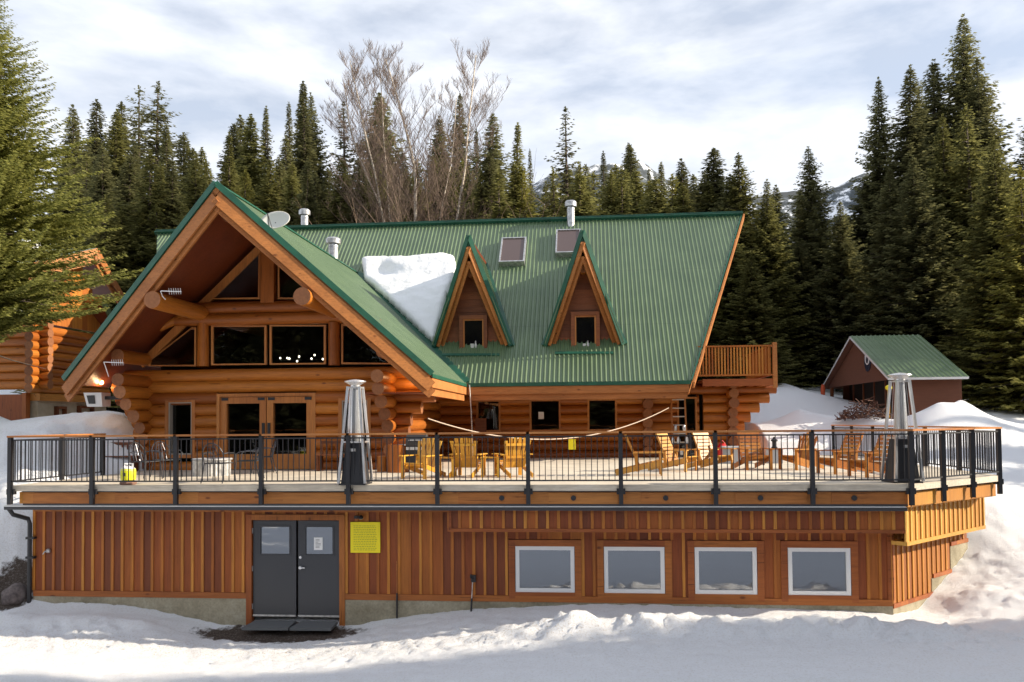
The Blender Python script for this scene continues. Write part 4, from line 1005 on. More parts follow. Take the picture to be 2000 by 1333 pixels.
# rope
A_r, B_r = at(836, 818, 21.9), at(1306, 797, 28.2); low_ = at(1090, 858, 24.6)
pts = []
for i in range(25):
    t = i/24; p = A_r.lerp(B_r, t); sag = 4*t*(1-t); mid_z = (A_r.z+B_r.z)/2
    pts.append(V(p.x, p.y, p.z - sag*(mid_z-low_.z)))
mb = MB(); mb.tube(pts, .016, 6); o = build('rope', mb, mat('rope_pale', (.62, .5, .4), .8)); tag(o, 'pale rope sagging across the deck from the log corner to the rear wall', 'rope')
p = pts[13]; mb = MB(); mb.box(p.x-.11, p.x+.11, p.y-.012, p.y+.012, p.z-.36, p.z-.04); o = build('yellow_tag', mb, yellow); tag(o, 'small yellow notice hanging from the middle of the rope', 'notice')
# ladder at the rear wall
p0, p1 = at(1314, 890, 29.2), at(1341, 890, 29.2); zt_ = at(1340, 772, 29.4).z; ld = thing('ladder', 'wooden ladder with pale rungs leaning against the rear log wall', 'ladder', (p0.x, 29.2, DZ))
for q in (p0, p1): mb = MB(); mb.bar((q.x, 29.0, DZ), (q.x, 29.5, zt_), .06, .04, (0, -1, .1)); build('rail', mb, frame_m, ld)
mb = MB(); z = DZ+.25
rung_m = mat('rung_pale', (.6, .55, .5), .6)
while z < zt_-.1:
    mb = MB(); yy = 29.0+.5*(z-DZ)/(zt_-DZ); mb.cyl((p0.x, yy, z), (p1.x, yy, z), .02, n=8); build('rung', mb, rung_m, ld); z += .3
# jumble by the wall: red can, boots rack
p = at(1411, 888, 28.4); mb = MB(); mb.lathe((p.x, 28.4, DZ), [(.20, 0), (.22, .04), (.20, .36), (.10, .50), (.07, .52)], 12); mb.tube([(p.x-.1, 28.4, DZ+.5), (p.x, 28.4, DZ+.62), (p.x+.1, 28.4, DZ+.5)], .02, 6); o = build('red_can', mb, mat('red_plastic', (.55, .012, .012), .4), None, 'auto'); tag(o, 'bright red can standing against the rear log wall', 'can')
p = at(1325, 885, 28.6); rk = thing('tool_rack', 'low rack of dark tools and clutter under the ladder', 'rack', (p.x, 28.6, DZ)); mb = MB(); x = p.x
for z in (.1, .5, .92): mb.box(x-.35, x+.4, 28.45, 28.75, DZ+z, DZ+z+.03)
for s_ in (-.35, .37): mb.box(x+s_, x+s_+.03, 28.45, 28.75, DZ, DZ+.95)
build('frame', mb, dark_gray, rk)
random.seed(3)
for k in range(7):
    mb = MB(); a = x-.28+k*.095; mb.lathe((a, 28.55, DZ+random.choice((.13, .53, .95))), [(.05, 0), (.06, .1), (.04, .2), (.02, .22)], 8); build('jar', mb, random.choice((galv, paper, black_m, steel)), rk, 'auto')
# high stool visible in front of left rear window
p = at(938, 870, 28.8); sc_ = thing('bar_chair', 'tall dark chair in front of the left rear window', 'chair', (p.x, 28.8, DZ)); x = p.x
mb = MB(); mb.box(x-.2, x+.2, 28.6, 29.0, DZ+.7, DZ+.74); build('seat', mb, darkwood, sc_); mb = MB(); mb.box(x-.2, x+.2, 28.98, 29.0, DZ+.9, DZ+1.45); build('backrest', mb, darkwood, sc_)
for a in (-.18, .16):
    for b in (28.62, 28.97): mb = MB(); mb.box(x+a, x+a+.03, b, b+.03, DZ, DZ+.7); build('leg', mb, darkwood, sc_)
# bulbs under the eaves
for px, py, Y, lb in ((198, 747, 22.6, 'glowing bulb under the left eave of the gable'), (800, 737, 22.4, 'glowing bulb under the right eave of the gable')):
    c = at(px, py, Y); r = thing('eave_lamp', lb, 'lamp', tuple(c)); mb = MB(); mb.lathe(c, [(.01, -.07), (.05, -.05), (.06, 0), (.04, .05), (.02, .07)], 12); build('bulb', mb, bulb_m, r, True)
    mb = MB(); mb.cyl(c+V(0, 0, .06), c+V(0, 0, .16), .035, n=10); build('socket', mb, black_m, r)
    ll = bpy.data.lights.new('lamp_light', 'POINT'); ll.energy = 8; ll.color = (1, .6, .3); ll.shadow_soft_size = .06; lo = bpy.data.objects.new('lamp_light', ll); col.objects.link(lo); lo.parent = r; lo.location = (0, 0, -.12)
# chandelier inside
c = at(585, 697, 25.0); ch_ = thing('chandelier', 'row of tiny warm lamps glowing inside the right upper gable window', 'chandelier', (c.x, 25.0, c.z)); mb = MB()
mb.tube([(c.x-.75, 25, c.z-.1), (c.x+.75, 25, c.z-.1)], .012, 6); mb.tube([(c.x, 25, c.z-.1), (c.x, 25, 8.2)], .012, 6); build('arm', mb, black_m, ch_)
bm_ = emit('candle_glow', (1, .85, .6), 14)
for px, py in ((548, 700), (562, 700), (585, 697), (581, 706), (609, 701), (615, 694), (631, 702), (566, 701)):
    b = at(px, py, 25.0); mb = MB(); mb.lathe((b.x, 25.0-.03, b.z), [(.008, -.03), (.03, 0), (.008, .03)], 8); build('bulb', mb, bm_, ch_)
# satellite dish
c = at(538, 432, 20.6); dsh = thing('satellite_dish', 'pale oval satellite dish fixed to the right slope of the gable', 'satellite dish', tuple(at(530, 462, 20.7)))
ax = V(-.10, -.80, .58).normalized(); xx_ = V(.93, 0, -.33); xx_ = (xx_ - ax*xx_.dot(ax)).normalized(); yy_ = ax.cross(xx_); mb = MB(); vs = []; rings = 6; ns_ = 28
for k in range(rings+1):
    for j in range(ns_): a = 2*math.pi*j/ns_; rr = k/rings; vs.append(c + xx_*(.43*rr*math.cos(a)) + yy_*(.34*rr*math.sin(a)) + ax*(.09*rr*rr-.05))
vs2 = [v - ax*.012 for v in vs]; n_ = len(vs)
fs = [(k*ns_+j, k*ns_+(j+1)%ns_, (k+1)*ns_+(j+1)%ns_, (k+1)*ns_+j) for k in range(rings) for j in range(ns_)]
mb.add(vs+vs2, fs+[tuple(i+n_ for i in f) for f in fs]+[(rings*ns_+j, rings*ns_+(j+1)%ns_, rings*ns_+(j+1)%ns_+n_, rings*ns_+j+n_) for j in range(ns_)]); build('dish', mb, mat('dish_grey', (.66, .65, .60), .5), dsh, True)
f0 = at(530, 468, 20.7); mb = MB(); mb.tube([f0, f0+V(0, 0, .25), c-ax*.06], .03, 8); mb.tube([c-yy_*.33, c+ax*.36-yy_*.12], .014, 6); mb.tube([c-yy_*.33+xx_*.1, c+ax*.36-yy_*.12], .010, 6); mb.box(f0.x-.1, f0.x+.1, f0.y-.05, f0.y+.05, f0.z-.12, f0.z+.02); build('mount', mb, mat('mount_dark', (.08, .08, .08), .5), dsh)
# comb antennas at the left verge
for (px, py, Y, lb) in ((334, 569, 20.2, 'white comb shaped antenna at the end of the left middle log'), (222, 708, 21.0, 'white comb shaped antenna below the left end of the gable verge')):
    c = at(px, py, Y); r = thing('antenna', lb, 'antenna', tuple(c)); mb = MB(); mb.tube([c+V(-.28, 0, .01), c+V(.28, 0, -.02)], .013, 6); build('boom', mb, white_m, r)
    mb = MB()
    for k in range(6): xq = -.06+k*.062; mb.tube([c+V(xq, 0, .075), c+V(xq+.02, 0, -.09)], .006, 5)
    build('elements', mb, white_m, r)
    mb = MB(); mb.tube([c+V(-.28, 0, .01), c+V(-.26, .05, -.12), c+V(-.20, .1, -.2 if px > 300 else -.38)], .012, 6); build('bracket', mb, white_m, r)
# white box with dark square under the left eave
c = at(183, 781, 22.3); x, y, z = c.x, 22.3, c.z; bx = thing('wall_box', 'white box with a dark square front under the left eave', 'box', (x, y, z))
mb = MB(); mb.hexa([(x-.2, y, z-.2), (x+.26, y, z-.2), (x+.3, y+.35, z-.2), (x-.15, y+.35, z-.2), (x-.28, y-.05, z+.2), (x+.26, y-.05, z+.2), (x+.3, y+.35, z+.2), (x-.2, y+.35, z+.2)]); build('casing', mb, white_m, bx)
mb = MB(); mb.hexa([(x-.13, y-.03, z-.12), (x+.06, y-.03, z-.12), (x+.06, y+.02, z-.12), (x-.13, y+.02, z-.12), (x-.18, y-.062, z+.12), (x+.05, y-.062, z+.12), (x+.05, y+.0, z+.12), (x-.18, y, z+.12)]); build('screen', mb, black_m, bx)
mb = MB(); mb.box(x+.2, x+.9, y+.1, y+.2, z+.0, z+.1); build('arm', mb, black_m, bx)
# ---- lower wall fittings
ca, cb = at(685, 1020, YW-.03), at(743, 1080, YW-.03); sg = thing('notice_board', 'bright yellow notice board beside the grey double door', 'sign', (ca.x, YW-.04, cb.z)); mb = MB(); mb.box(ca.x, cb.x, YW-.05, YW-.03, cb.z, ca.z); build('panel', mb, yellow, sg)
mb = MB(); z = ca.z-.09; lm = mat('print_olive', (.36, .36, .03), .6); random.seed(5)
while z > cb.z+.05:
    xq = ca.x+.07
    while xq < cb.x-.1:
        wq = random.uniform(.02, .06); mb.box(xq, min(xq+wq, cb.x-.06), YW-.0525, YW-.05, z, z+.012); xq += wq+.014
    z -= .038
build('lettering', mb, lm, sg)
c = at(703, 1010, YW); lp = thing('wall_lamp', 'small black wall lamp above the yellow notice board', 'lamp', (c.x, YW-.05, c.z)); mb = MB(); mb.box(c.x-.11, c.x-.03, YW-.09, YW-.02, c.z-.03, c.z+.03); mb.lathe((c.x+.05, YW-.1, c.z-.03), [(.05, 0), (.055, .03), (.03, .07), (.02, .08)], 12); mb.bar((c.x-.05, YW-.07, c.z), (c.x+.06, YW-.1, c.z+.04), .02, .02); build('housing', mb, black_m, lp)
mb = MB(); mb.lathe((c.x+.05, YW-.1, c.z-.045), [(.02, 0), (.045, .012)], 12); build('lens', mb, galv, lp)
c = at(925, 1130, YW-.06); hb = thing('power_point', 'black outlet box with a thin rod below it on the siding', 'outlet', (c.x, YW-.06, c.z)); mb = MB(); mb.box(c.x-.05, c.x+.05, YW-.10, YW-.02, c.z-.08, c.z+.07); mb.tube([(c.x, YW-.1, c.z), (c.x-.06, YW-.14, c.z+.03), (c.x-.05, YW-.13, c.z+.1)], .015, 6); build('box', mb, black_m, hb)
mb = MB(); mb.tube([(c.x-.02, YW-.07, c.z-.05), (c.x-.04, YW-.09, c.z-.45)], .012, 6); build('rod', mb, galv, hb); mb = MB(); mb.tube([(c.x-.04, YW-.09, c.z-.43), (c.x-.06, YW-.12, c.z-.9)], .022, 6); build('grip', mb, black_m, hb)
c = at(775, 1110, YW-.06); mb = MB(); mb.tube([(c.x, YW-.05, c.z+.15), (c.x, YW-.06, c.z-.55)], .010, 6); mb.tube([(c.x, YW-.06, c.z-.55), (c.x, YW-.07, c.z-1.1)], .02, 6, 1); o = build('marker_rod', mb, [barge_m, black_m]); tag(o, 'thin rod with a dark lower end leaning on the siding left of the outlet', 'rod')
c = at(95, 1076, YW-.05); mb = MB(); mb.lathe((c.x, YW-.06, c.z-.05), [(.02, 0), (.05, .02), (.05, .08), (.02, .1)], 10); mb.tube([(c.x, YW-.03, c.z), (c.x-.08, YW-.08, c.z-.02), (c.x-.12, YW-.08, c.z-.08)], .014, 6); o = build('tap', mb, galv); tag(o, 'small metal tap at the left end of the siding', 'tap')
# door slabs
for k, (px0, px1) in enumerate(((484, 573), (575, 655))):
    a, b = at(px0, 1215, 17.75), at(px1, 1215, 17.75); mb = MB(); mb.hexa([(a.x, 17.42+.03*k, -.34), (b.x, 17.42+.02*k, -.33), (b.x, 17.93, -.30), (a.x+.1, 17.93, -.31), (a.x, 17.42+.03*k, -.28), (b.x, 17.42+.02*k, -.27), (b.x, 17.93, -.235), (a.x+.1, 17.93, -.245)])
    o = build('doormat', mb, mat('mat_grey%s' % '', (.12, .125, .13), .8)); tag(o, ['worn grey mat before the left leaf of the double door', 'worn grey mat before the right leaf of the double door'][k], 'mat', 'mats at the double door')
# boulder
mb = MB(); c = at(33, 1162, 18.05); pts_ = []
bmr = bmesh.new(); bmesh.ops.create_icosphere(bmr, subdivisions=3, radius=.3)
for v in bmr.verts: n_ = v.co.normalized(); v.co *= 1+.22*noise.noise(n_*1.6+V(3, 1, 0)); v.co.x *= .95; v.co.z *= .95; v.co += V(c.x, 18.0, c.z-.02)
mb.v = [tuple(v.co) for v in bmr.verts]; mb.f = [tuple(v.index for v in f.verts) for f in bmr.faces]; mb.m = [0]*len(mb.f); mb.t = [.5]*len(mb.f); bmr.free()
rock_m = mat('rock', (.13, .11, .105), .9); setc(rock_m, ramp(rock_m, noisen(rock_m, 8, 6), [(.3, (.07, .055, .055)), (.7, (.22, .18, .17))])); o = build('boulder', mb, rock_m, None, True); tag(o, 'grey boulder at the foot of the snow bank left of the downpipe', 'boulder')

# ================================================================== SHED
YS0, YS1 = 33.0, 42.2; ysm = (YS0+YS1)/2
pa, pb = at(1735, 738, YS0), at(1885, 737, YS0); xs0, xs1 = pa.x, pb.x+.15; ze_ = pa.z; zr_s = at(1658, 657, ysm).z
shed = thing('shed', 'small brown shed with green metal roof and an oval plaque under dark trees', 'shed', (xs0+1.8, ysm, 4.2))
brown = mat('shed_brown', (.15, .055, .028), .75); setc(brown, mixc(brown, .5, (.16, .056, .027), ramp(brown, noisen(brown, 3, 4, stretch=(1, 1, 12)), [(.3, (.7, .7, .7)), (.7, (1.15, 1.15, 1.15))]), 'MULTIPLY'))
tans = (zr_s-ze_)/(ysm-YS0)
for s_, yb_ in ((1, YS0), (-1, YS1)):
    d = V(0, s_*(ysm-YS0), zr_s-ze_); LG = d.length; d.normalize()
    slope(shed, 'roof', [(0, 0), (xs1-xs0, 0), (xs1-xs0-.0, LG), (0, LG)], V(xs0, yb_, ze_), V(1, 0, 0), d, .2, .1, [green, brown, white_m])
mb = MB(); mb.box(xs0+.9, xs1-.1, YS0+.42, YS0+.5, 3.4, ze_+.08); mb.box(xs1-.2, xs1-.1, YS0+.5, YS1-.5, 3.4, ze_+.08); mb.box(xs0+.9, xs1-.1, YS1-.5, YS1-.42, 3.4, ze_+.08); build('wall', mb, brown, shed)
mb = MB(); mb.ext([(xs0+.25, YS0+.2, ze_-.05), (xs0+.25, ysm, zr_s-.22), (xs0+.25, YS1-.2, ze_-.05)], (.08, 0, 0)); build('gable_board', mb, brown, shed)
mb = MB(); mb.box(xs0+.28, xs0+.42, YS0+.3, YS0+.44, 3.5, ze_); mb.box(xs0+.28, xs0+.42, YS1-.6, YS1-.46, 3.5, ze_)
for k in range(5): yq = YS0+1.4+k*1.4; mb.box(xs0+.85, xs0+.9, yq, yq+.09, 3.5, ze_)
build('post', mb, darkwood, shed)
mb = MB(); mb.box(xs0+1.2, xs0+1.3, YS0+.5, YS1-.5, 3.4, ze_+.2); build('inner_wall', mb, room_m, shed)
cc_ = V(xs0+.22, YS0+(ysm-YS0)*.66, ze_+(zr_s-ze_)*.42); mb = MB(); vs = []; ns_ = 28
def oval(m_, c, ry, rz_, x0_, x1_):
    vs = [V(x0_, c.y+ry*math.cos(2*math.pi*j/28), c.z+rz_*math.sin(2*math.pi*j/28)) for j in range(28)]; m_.ext(vs, (x1_-x0_, 0, 0))
oval(mb, cc_, .42, .46, cc_.x, cc_.x+.04); pq = build('plaque', mb, mat('plaque_dark', (.02, .02, .04), .5), shed)
mb = MB(); oval(mb, cc_+V(0, 0, .12), .30, .30, cc_.x-.01, cc_.x+.0); build('plaque_face', mb, paper, pq)
mb = MB(); oval(mb, cc_+V(0, 0, .02), .13, .13, cc_.x-.02, cc_.x-.01); oval(mb, cc_+V(0, -.04, .22), .09, .12, cc_.x-.02, cc_.x-.01); build('plaque_emblem', mb, bpy.data.materials['plaque_dark'], pq)
# brush pile beside the shed
random.seed(11); mb = MB(); c = at(1692, 800, 32.2)
for k in range(420):
    a = random.uniform(0, 6.28); rr = random.random()**.5; px_ = c.x+rr*1.0*math.cos(a); hh = .75*(1-rr*rr); py_ = 32.3+rr*.7*math.sin(a); z0_ = c.z-.35+random.random()*hh
    d = V(random.uniform(-.25, .25), random.uniform(-.25, .25), random.uniform(-.1, .15)); mb.bar(V(px_, py_, z0_), V(px_, py_, z0_)+d, .025, .025)
o = build('brush_pile', mb, mat('brush_brown', (.10, .045, .03), .9)); tag(o, 'heap of brown brushwood before the open front of the shed', 'brush pile')
c = at(1735, 780, 32.0); mb = MB(); x = c.x; zb_ = c.z; post_y = mat('marker_yellow', (.85, .42, .01), .5)
sp = thing('marker_post', 'yellow marker post with a round head in front of the shed', 'post', (x, 32, zb_-.5)); mb.bar((x, 32, zb_-.7), (x+.02, 32, zb_+.33), .08, .06, (0, 1, 0)); build('post', mb, post_y, sp)
mb = MB(); mb.lathe((x+.02, 32, zb_+.33), [(.05, 0), (.12, .06), (.12, .14), (.05, .2)], 14); build('head', mb, mat('marker_lemon', (.85, .75, .02), .5), sp)
c = at(1607, 758, 41); mb = MB(); mb.lathe((c.x, 41, c.z-.35), [(.10, 0), (.11, .3), (.07, .5), (.03, .52)], 10); o = build('orange_cone', mb, mat('orange_red', (.55, .09, .03), .6), None, 'auto'); tag(o, 'small reddish orange marker in the snow left of the shed', 'marker')

# ================================================================== LEFT CABIN
yc0 = 29.8; yc1 = 34.3; xc1 = at(75, 700, yc0).x; zc0 = at(75, 768, yc0).z; zc1 = at(75, 640, yc0).z
cab = thing('log_cabin', 'orange log cabin with pale plastered base behind the big spruce', 'cabin', (xc1-3, 32, 3.8))
Wc = Wall((xc1, yc0), (xc1, yc1)); Wf = Wall((xc1-9, yc0), (xc1, yc0))
mb = MB(); logs(mb, Wc, lambda z: -.55, lambda z: Wc.L, zc0, zc1+.2, .33, [(3.4, 4.1, zc0+.9, zc0+1.7)], mat_=2); logs(mb, Wf, lambda z: 0, lambda z: 9.5, zc0, zc1+.2, .33, (), off=.16, mat_=0); build('log_wall', mb, [log_x, log_end, log_y], cab, 'auto')
plaster = mat('plaster', (.50, .42, .30), .9); setc(plaster, ramp(plaster, noisen(plaster, 1.5, 5), [(.3, (.38, .31, .2)), (.7, (.58, .5, .37))]))
mb = MB(); mb.box(xc1-.3, xc1, yc0, yc1, 2.6, zc0-.3); mb.box(xc1-9, xc1-.3, yc0, yc0+.2, 2.6, zc0-.3); build('base_wall', mb, plaster, cab)
mb = MB(); mb.box(xc1-.25, xc1+.14, yc0-.1, yc1, zc0-.3, zc0-.02); build('sill_beam', mb, wood('cabin_beam', [(0, (.55, .24, .05)), (1, (.62, .3, .07))], 'y', .5), cab)
W5 = Wall((xc1, yc0), (xc1, yc1)); 
for u0, u1, z0_, z1_ in ((.95, 1.55, 3.5, zc0-.5), (2.4, 3.4, 3.6, zc0-.45), (3.4, 4.1, zc0+.9, zc0+1.7)):
    window(cab, W5, u0, u1, z0_, z1_, .1, frame_m if z0_ > 4.5 else darkwood, glass, .15)
mb = MB(); mb.box(xc1-2.6, xc1-.4, yc0-.15, yc0-.05, 2.8, zc0-.05); mb.box(xc1-.4, xc1-.25, yc0-.35, yc0-.1, 2.8, zc0); build('door', mb, trim_z, cab)
mb = MB(); z = zc1
yr_ = 32.1; zr_c = at(190, 485, yr_).z; xr_ = at(190, 485, yr_).x
k = 0
while k < 12:
    y0_, y1_ = yc0+.3+k*.34, yc0+.6+k*.34; t = 1-abs((y0_+.15)-yr_)/(yc1-yr_+.3); mb.box(xc1-.05, xc1+.05, y0_, y1_+.03, zc1+.2, max(zc1+.4, zc1+t*(zr_c-zc1)-.3)); k += 1
build('gable_boards', mb, batten_z, cab)
pe = at(240, 575, 35.3); pf = V(xr_-1.3, 28.7, pe.z)
for (a, b, c_, d_) in ((V(xr_, yr_, zr_c), pe, V(xc1-9, 35.3, pe.z), V(xc1-9, yr_, zr_c)), (V(xr_, yr_, zr_c), pf, V(xc1-9, 28.7, pf.z), V(xc1-9, yr_, zr_c))):
    mb = MB(); mb.ext([a, b, c_, d_], (0, 0, -.2), 1, 0, 2); build('roof', mb, [green, soffit_m, barge_m], cab)
    mb = MB(); mb.bar(a+V(.03, 0, -.25), b+V(.03, 0, -.25), .06, .4); mb.bar(a+V(-.1, 0, -.5), b+V(-.1, 0, -.5), .06, .3); build('barge_board', mb, barge_m, cab)
a, b = at(199, 580, 32.6), at(226, 628, 33.9); mb = MB(); mb.ext([a, b, b+V(-3, 0, 0), a+V(-3, 0, 0)], (0, 0, -.25), 1, 0, 2); mb.bar(a+V(.03, 0, -.2), b+V(.03, 0, -.2), .06, .35); build('lower_roof', mb, [green, soffit_m, barge_m], cab)
mb = MB(); mb.cyl((xr_-3, yr_, zr_c-.45), (xr_+.05, yr_, zr_c-.45), .22, n=12, cap=1); build('ridge_log', mb, [log_x, log_end], cab, 'auto')
mb = MB(); a = V(xc1-9, yr_-.2, zr_c+.1); mb.ext([V(xr_-2.2, yr_-.2, zr_c+.0), V(xr_-3.2, 29.2, pf.z+.75), V(xc1-9, 29.2, pf.z+.75), a], (0, 0, .35)); o = build('cabin_roof_snow', mb, snow_roof, None); tag(o, 'white snow lying on the cabin roof behind the spruce branches', 'snow')

# ================================================================== TREES
rng = np.random.default_rng(5)
def crown_mat(name, dark, light, rough=.75):
    mt = mat(name, dark, rough, 0, .15); oi = nd(mt, 'ShaderNodeObjectInfo')
    c = ramp(mt, tintn(mt), [(0, tuple(d*.55 for d in dark)), (.45, dark), (1, light)])
    hs = nd(mt, 'ShaderNodeHueSaturation'); L_ = mt.node_tree.links; mr = nd(mt, 'ShaderNodeMapRange'); mr.inputs['To Min'].default_value = .75; mr.inputs['To Max'].default_value = 1.25
    L_.new(oi.outputs['Random'], mr.inputs['Value']); L_.new(mr.outputs[0], hs.inputs['Value']); L_.new(c, hs.inputs['Color']); setc(mt, hs.outputs[0])
    tl = nd(mt, 'ShaderNodeBsdfTranslucent'); L_.new(hs.outputs[0], tl.inputs['Color']); ms = nd(mt, 'ShaderNodeMixShader'); ms.inputs[0].default_value = .48
    L_.new(bsdf(mt).outputs[0], ms.inputs[1]); L_.new(tl.outputs[0], ms.inputs[2]); L_.new(ms.outputs[0], mt.node_tree.nodes['Material Output'].inputs['Surface']); return mt
needle_dark = crown_mat('needles_dark', (.155, .155, .070), (.265, .25, .105))
needle_mid = crown_mat('needles_green', (.20, .195, .066), (.32, .30, .105))
needle_yel = crown_mat('needles_yellow', (.25, .235, .06), (.37, .33, .10))
bark = mat('bark', (.07, .05, .04), .9); setc(bark, ramp(bark, noisen(bark, 6, 5, stretch=(4, 4, .6)), [(.3, (.035, .025, .02)), (.7, (.13, .10, .08))]))
def mesh_np(name, verts, faces, mats, tint, midx=None, smooth=False):
    me = bpy.data.meshes.new(name); nv, nf = len(verts), len(faces); me.vertices.add(nv); me.vertices.foreach_set('co', np.asarray(verts, np.float32).ravel())
    k = faces.shape[1]; me.loops.add(nf*k); me.polygons.add(nf); me.loops.foreach_set('vertex_index', faces.astype(np.int32).ravel())
    me.polygons.foreach_set('loop_start', np.arange(0, nf*k, k, dtype=np.int32)); me.polygons.foreach_set('loop_total', np.full(nf, k, np.int32))
    for m_ in mats: me.materials.append(m_)
    a = me.attributes.new('tint', 'FLOAT', 'FACE'); a.data.foreach_set('value', tint.astype(np.float32))
    if midx is not None: me.polygons.foreach_set('material_index', midx.astype(np.int32))
    me.update(); me.validate(); return me
def conifer(h, r, mt, seed, step=.34, nb=7, sp=.22, leaf=.34, droop=.30, power=.85, base=.06, upturn=.12, gap=0.0, lobes=0.25, spine=.10, rfun=None):
    """crown of needle sprays along whorled branches; returns mesh"""
    g = np.random.default_rng(seed); V_ = []; T_ = []
    z = h*base; 
    while z < h-.15:
        t = z/h; R = (rfun(z) if rfun else r*(1-t)**power)
        R *= 1+lobes*math.sin(z*2.3+seed)*.4
        k = max(3, int(nb*(.55+.45*(1-t))+g.integers(0, 2))); ph = g.random()*6.28
        for i in range(k):
            if g.random() < gap: continue
            az = ph+6.283*i/k+g.normal(0, .22); Lb = max(.05, R*g.uniform(1-lobes*1.6, 1+lobes*.5))
            dr = droop*g.uniform(.6, 1.3)*(1-.75*t) - .25*t
            n = max(2, int(Lb/sp)); u = (np.arange(n)+g.random(n))/n
            u = np.clip(u, .06, 1.0)
            rr = u*Lb; zz = z - dr*Lb*u + upturn*Lb*u**3*1.5
            dirx, diry = math.cos(az), math.sin(az)
            for sd_ in (-1, 1, 0):
                m_ = n; l = leaf*(.42+.58*min(1, 2.4*(1-t)))*(1.0-.45*u)*g.uniform(.7, 1.25, m_)
                if sd_ == 0: l = l*.9
                sp_an = az + sd_*g.uniform(.5, 1.15, m_) + g.normal(0, .12, m_)
                lx, ly = np.cos(sp_an)*l, np.sin(sp_an)*l; lz = -l*g.uniform(.05, .55, m_) + .12*l
                wx_, wy_ = -np.sin(sp_an), np.cos(sp_an); wd = l*.21; roll = g.normal(0, .45, m_)
                px_, py_, pz_ = dirx*rr, diry*rr, zz + g.normal(0, .03, m_)
                a = np.stack([px_, py_, pz_], 1); d = np.stack([lx, ly, lz], 1); w_ = np.stack([wx_*np.cos(roll), wy_*np.cos(roll), np.sin(roll)], 1)*wd[:, None]
                V_.append(np.stack([a, a+d*.45+w_, a+d, a+d*.45-w_], 1)); T_.append(np.clip(g.normal(.45, .2, m_)+.25*(u-.5), 0, 1))
        z += step*(1.15-.5*t)*g.uniform(.8, 1.2)
    # leader tip
    m_ = 90; zz = h - g.random(m_)**1.3*h*.09; az = g.random(m_)*6.28; l = leaf*.32
    a = np.stack([0*zz, 0*zz, zz], 1); d = np.stack([np.cos(az)*l*.6, np.sin(az)*l*.6, np.full(m_, l*.5)], 1); w_ = np.stack([-np.sin(az), np.cos(az), 0*az], 1)*l*.25
    V_.append(np.stack([a, a+d*.5+w_, a+d, a+d*.5-w_], 1)); T_.append(np.full(m_, .5))
    Vv = np.concatenate(V_).reshape(-1, 3); F = np.arange(len(Vv)).reshape(-1, 4)
    return mesh_np('crown', Vv, F, [mt], np.concatenate(T_))
def trunk_mesh(h, r, mt, limbs=None, seed=0):
    mb = MB(); mb.tube([(0, 0, -.6), (0.02, 0, h*.3), (0, .03, h*.65), (0, 0, h*.97)], r, 7, r1=.02)
    g = random.Random(seed)
    if limbs:
        for _ in range(limbs[0]):
            z = g.uniform(.08, .9)*h; a = g.random()*6.28; Lr = limbs[1]*(1-z/h)**.85*.8; mb.tube([(0, 0, z), (math.cos(a)*Lr*.5, math.sin(a)*Lr*.5, z-.12*Lr), (math.cos(a)*Lr, math.sin(a)*Lr, z-.2*Lr)], .035, 4, r1=.01)
    o = build('trunk', mb, mt, None, True); me = o.data; bpy.data.objects.remove(o); return me
PROT = {}
def proto(key, h, r, mt, seed, **k):
    PROT[key] = (h, conifer(h, r, mt, seed, **k), trunk_mesh(h, h*.011+.04, bark, (int(h*3), r), seed))
for i in range(3): proto('spruce%d' % i, 20, 4.1, [needle_dark, needle_mid, needle_dark][i], 10+i, step=.27, nb=12, sp=.115, leaf=.54, lobes=.28, gap=.04, power=.80)
for i in range(3): proto('fir%d' % i, 20, 2.5, [needle_dark, needle_dark, needle_mid][i], 20+i, step=.23, nb=11, sp=.10, leaf=.50, power=.70, lobes=.34, gap=.05, droop=.38)
for i in range(2): proto('spire%d' % i, 20, 1.4, [needle_dark, needle_mid][i], 30+i, step=.20, nb=9, sp=.10, leaf=.42, power=.72, droop=.5, lobes=.3)
proto('open', 20, 2.6, needle_dark, 40, step=.45, nb=7, sp=.11, leaf=.48, power=.75, gap=.12, lobes=.5, droop=.1, upturn=.25)
proto('ragged', 20, 2.2, needle_dark, 41, step=.34, nb=8, sp=.12, leaf=.50, power=.45, gap=.22, lobes=.5, droop=.28)
proto('bushy', 12, 2.9, needle_yel, 42, step=.26, nb=11, sp=.12, leaf=.44, power=.68, lobes=.3)
proto('bushy1', 12, 2.6, needle_mid, 43, step=.26, nb=11, sp=.12, leaf=.44, power=.66, lobes=.4)
def tree(key, px, py, Y, label, group=None, rs=1.0, name='conifer_tree', pos=None, hgt=None, cat='tree'):
    h0_, cm, tmsh = PROT[key]
    if pos is None: p = at(px, py, Y); x, y, ztop = p.x, p.y, p.z
    else: x, y = pos; ztop = None
    zg = gz(x, y)-.25; hh = (ztop-zg) if ztop is not None else hgt
    r = thing(name, label, cat, (x, y, zg), group); r.rotation_euler = (random.gauss(0, .018), random.gauss(0, .018), random.uniform(0, 6.28)); s_ = hh/h0_; w_ = rs*(.55*s_+.45*1.0); r.scale = (w_, w_, s_)
    c = bpy.data.objects.new('crown', cm); t = bpy.data.objects.new('trunk', tmsh); col.objects.link(c); col.objects.link(t); c.parent = r; t.parent = r; return r
random.seed(21)
LEFT = 'conifers of the treeline behind the lodge'
